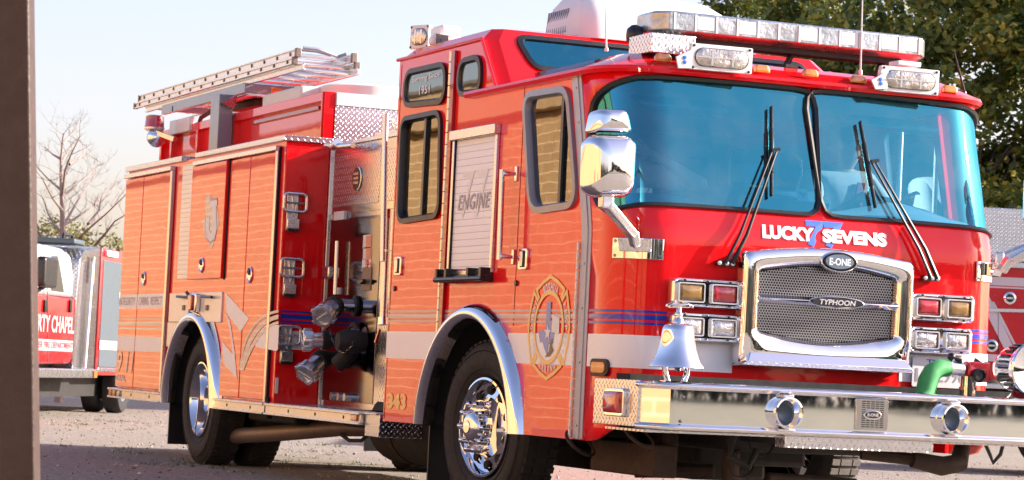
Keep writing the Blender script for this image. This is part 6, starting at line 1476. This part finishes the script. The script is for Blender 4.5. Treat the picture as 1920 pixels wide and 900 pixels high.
# ================================================================= ground, grass, sky, sun, camera
m, nt, out = NT('gravel'); n1 = noise(nt, 16, 6, .85); n2 = noise(nt, .35, 4, .6); n3 = noise(nt, 55, 2, .7)
f = (E(nt, n1.outputs[0])*.6)+(E(nt, n3.outputs[0])*.4)
c1 = ramp(nt, f, [(.41, (.03, .026, .026)), (.5, (.225, .195, .165)), (.60, (.54, .48, .42))])
c2 = mixcol(nt, (E(nt, n2.outputs[0])*1.6-.45).op('MAXIMUM', 0).op('MINIMUM', 1), c1, (.32, .27, .22))
nt.nodes[-1].inputs[0].default_value = .3
p = principled(nt, out, c2, .9); bump(nt, p, f, .02, 1, coat=False); M['gravel'] = m
mb = MB(); R = 600; mb.add([(R*cos(2*pi*k/48), R*sin(2*pi*k/48), 0) for k in range(48)]+[(0, 0, 0)], [(k, (k+1) % 48, 48) for k in range(48)]); o = build('ground', mb, M['gravel'], None, smooth=0); tag(o, kind='structure')
m, nt, out = NT('turf'); n1 = noise(nt, 9, 6, .7); c1 = ramp(nt, n1.outputs[0], [(.3, (.035, .06, .02)), (.55, (.075, .11, .03)), (.75, (.16, .16, .06))]); p = principled(nt, out, c1, .9); bump(nt, p, n1.outputs[0], .05, 1, coat=False); M['turf'] = m
mb = MB(); g0, g1 = G(66, 741), G(700, 762); ln = (Vector((g1.x, g1.y, 0))-Vector((g0.x, g0.y, 0))).normalized(); nn = Vector((-ln.y, ln.x, 0)); A = Vector((g0.x, g0.y, .004))
mb.add([A-ln*40, A+ln*160, A+ln*160+nn*260, A-ln*40+nn*260], [(0, 1, 2, 3)]); o = build('lawn', mb, M['turf'], None, smooth=0); tag(o, kind='structure')
m, nt, out = NT('dry_grass'); n1 = noise(nt, .5, 6, .7); c1 = ramp(nt, n1.outputs[0], [(.3, (.10, .095, .045)), (.55, (.20, .175, .10)), (.75, (.27, .23, .15))]); p = principled(nt, out, c1, .9); M['dry'] = m
m, nt, out = NT('asphalt'); n1 = noise(nt, 40, 5, .7); c1 = ramp(nt, n1.outputs[0], [(.3, (.035, .035, .037)), (.7, (.075, .073, .072))]); p = principled(nt, out, c1, .85); M['asphalt'] = m
mb = MB(); mb.add([(-200, -34, .004), (300, -34, .004), (300, -27, .004), (-200, -27, .004)], [(0, 1, 2, 3)]); o = build('road', mb, M['asphalt'], None, smooth=0); tag(o, kind='structure')  # unseen road ahead of the nose, added to vary the bumper's reflection
mb = MB(); mb.add([(-200, -140, .004), (300, -140, .004), (300, -34, .004), (-200, -34, .004)], [(0, 1, 2, 3)]); o = build('verge', mb, M['dry'], None, smooth=0); tag(o, kind='structure')  # unseen grass beyond the road, added as an olive band for the bumper to reflect
M['blade'] = leafmat('grass_blades', [(.2, (.05, .085, .02)), (.6, (.11, .15, .035)), (.9, (.24, .22, .07))])
rng = random.Random(41); V = []; Fc = []
def tuft(x, y, n, h, s):
    for k in range(n):
        px, py = x+rng.gauss(0, s), y+rng.gauss(0, s); a = rng.uniform(0, 2*pi); w = .006; hh = h*rng.uniform(.4, 1.2); o_ = len(V)
        V.extend([Vector((px-w*cos(a), py-w*sin(a), 0)), Vector((px+w*cos(a), py+w*sin(a), 0)), Vector((px+rng.gauss(0, .02), py+rng.gauss(0, .02), hh))]); Fc.append((o_, o_+1, o_+2))
for k in range(420): q = A+ln*rng.uniform(-6, 40)+nn*abs(rng.gauss(.5, 1.6)); tuft(q.x, q.y, 9, .07, .10)
for q in ((215, 790), (180, 800), (170, 793), (220, 845), (420, 872), (640, 876), (600, 835), (430, 880), (310, 868), (120, 795), (250, 793), (600, 850), (700, 872)):
    g = G(*q); [tuft(g.x+rng.gauss(0, .25), g.y+rng.gauss(0, .5), 8, .028, .05) for k in range(6)]
mb = MB(); mb.v = V; mb.f = Fc; mb.m = [0]*len(Fc); o = build('grass', mb, M['blade'], None, smooth=0, flip=False); tag(o, 'grass and weeds at the edge of the gravel yard', 'grass', kind='stuff')

rng = random.Random(51); V = []; Fc = []
for k in range(5500):
    x, y = rng.uniform(-3.5, 13), rng.uniform(3.5, 27); s = rng.uniform(.005, .014)*(1.6 if rng.random() < .08 else 1); o_ = len(V)
    c = Vector((x, y, s*.35)); V += [c+Vector(d)*s*rng.uniform(.7, 1.2) for d in ((1, 0, 0), (0, 1, 0), (-1, 0, 0), (0, -1, 0), (0, 0, .75), (0, 0, -.5))]
    Fc += [tuple(o_+i for i in t_) for t_ in ((0, 1, 4), (1, 2, 4), (2, 3, 4), (3, 0, 4), (1, 0, 5), (2, 1, 5), (3, 2, 5), (0, 3, 5))]
m, nt, out = NT('pebble'); g_ = nt.nodes.new('ShaderNodeNewGeometry'); cc = ramp(nt, g_.outputs['Random Per Island'], [(.1, (.10, .09, .08)), (.5, (.30, .26, .225)), (.9, (.58, .52, .46))]); principled(nt, out, cc, .9); M['pebble'] = m
mb = MB(); mb.v = V; mb.f = Fc; mb.m = [0]*len(Fc); o = build('gravel', mb, M['pebble'], None, smooth=0, flip=False); tag(o, 'loose gravel scattered over the yard', 'gravel', kind='stuff')
SUN_AZ, SUN_EL = radians(75), radians(23)      # azimuth measured from the engine's nose towards its far side
sd = Vector((sin(SUN_AZ)*cos(SUN_EL), -cos(SUN_AZ)*cos(SUN_EL), sin(SUN_EL)))
li = bpy.data.lights.new('sun', 'SUN'); li.energy = 3.5; li.angle = radians(.5); li.color = (1.0, .91, .79)
lo = bpy.data.objects.new('sun', li); COL.objects.link(lo); lo.rotation_euler = (-sd).to_track_quat('-Z', 'Y').to_euler(); lo.location = (20, -5, 20)
wd = bpy.data.worlds.new('World'); SC.world = wd; wd.use_nodes = True; nt = wd.node_tree; bg = nt.nodes['Background']
sk = nt.nodes.new('ShaderNodeTexSky'); sk.sky_type = 'NISHITA'; sk.sun_disc = False; sk.sun_elevation = SUN_EL; sk.sun_rotation = atan2(sd.x, sd.y); sk.air_density = 1.0; sk.dust_density = 2.2; sk.ozone_density = 1.0; sk.altitude = 100
tint = nt.nodes.new('ShaderNodeMix'); tint.data_type = 'RGBA'; tint.blend_type = 'MULTIPLY'; tint.inputs[0].default_value = 1; tint.inputs[7].default_value = (1.0, .845, .92, 1); nt.links.new(sk.outputs[0], tint.inputs[6]); nt.links.new(tint.outputs[2], bg.inputs[0]); bg.inputs[1].default_value = .092
cam = bpy.data.cameras.new('camera'); co = bpy.data.objects.new('camera', cam); COL.objects.link(co)
cam.sensor_width = 36; cam.sensor_fit = 'HORIZONTAL'; cam.lens = FOC/1920*36; cam.clip_start = .1; cam.clip_end = 3000
mt = Matrix((RGT, UPV, -FWD)).transposed().to_4x4(); mt.translation = CAM; co.matrix_world = mt
cam.dof.use_dof = True; cam.dof.focus_distance = 16.5; cam.dof.aperture_fstop = 9.0
SC.camera = co
vs = SC.view_settings; vs.view_transform = 'Standard'; vs.look = 'None'; vs.exposure = 1.85; vs.gamma = 1
SC.cycles.max_bounces = 8; SC.cycles.transparent_max_bounces = 16; SC.cycles.caustics_reflective = False; SC.cycles.caustics_refractive = False; SC.cycles.sample_clamp_indirect = 6
SC.cycles.use_denoising = True
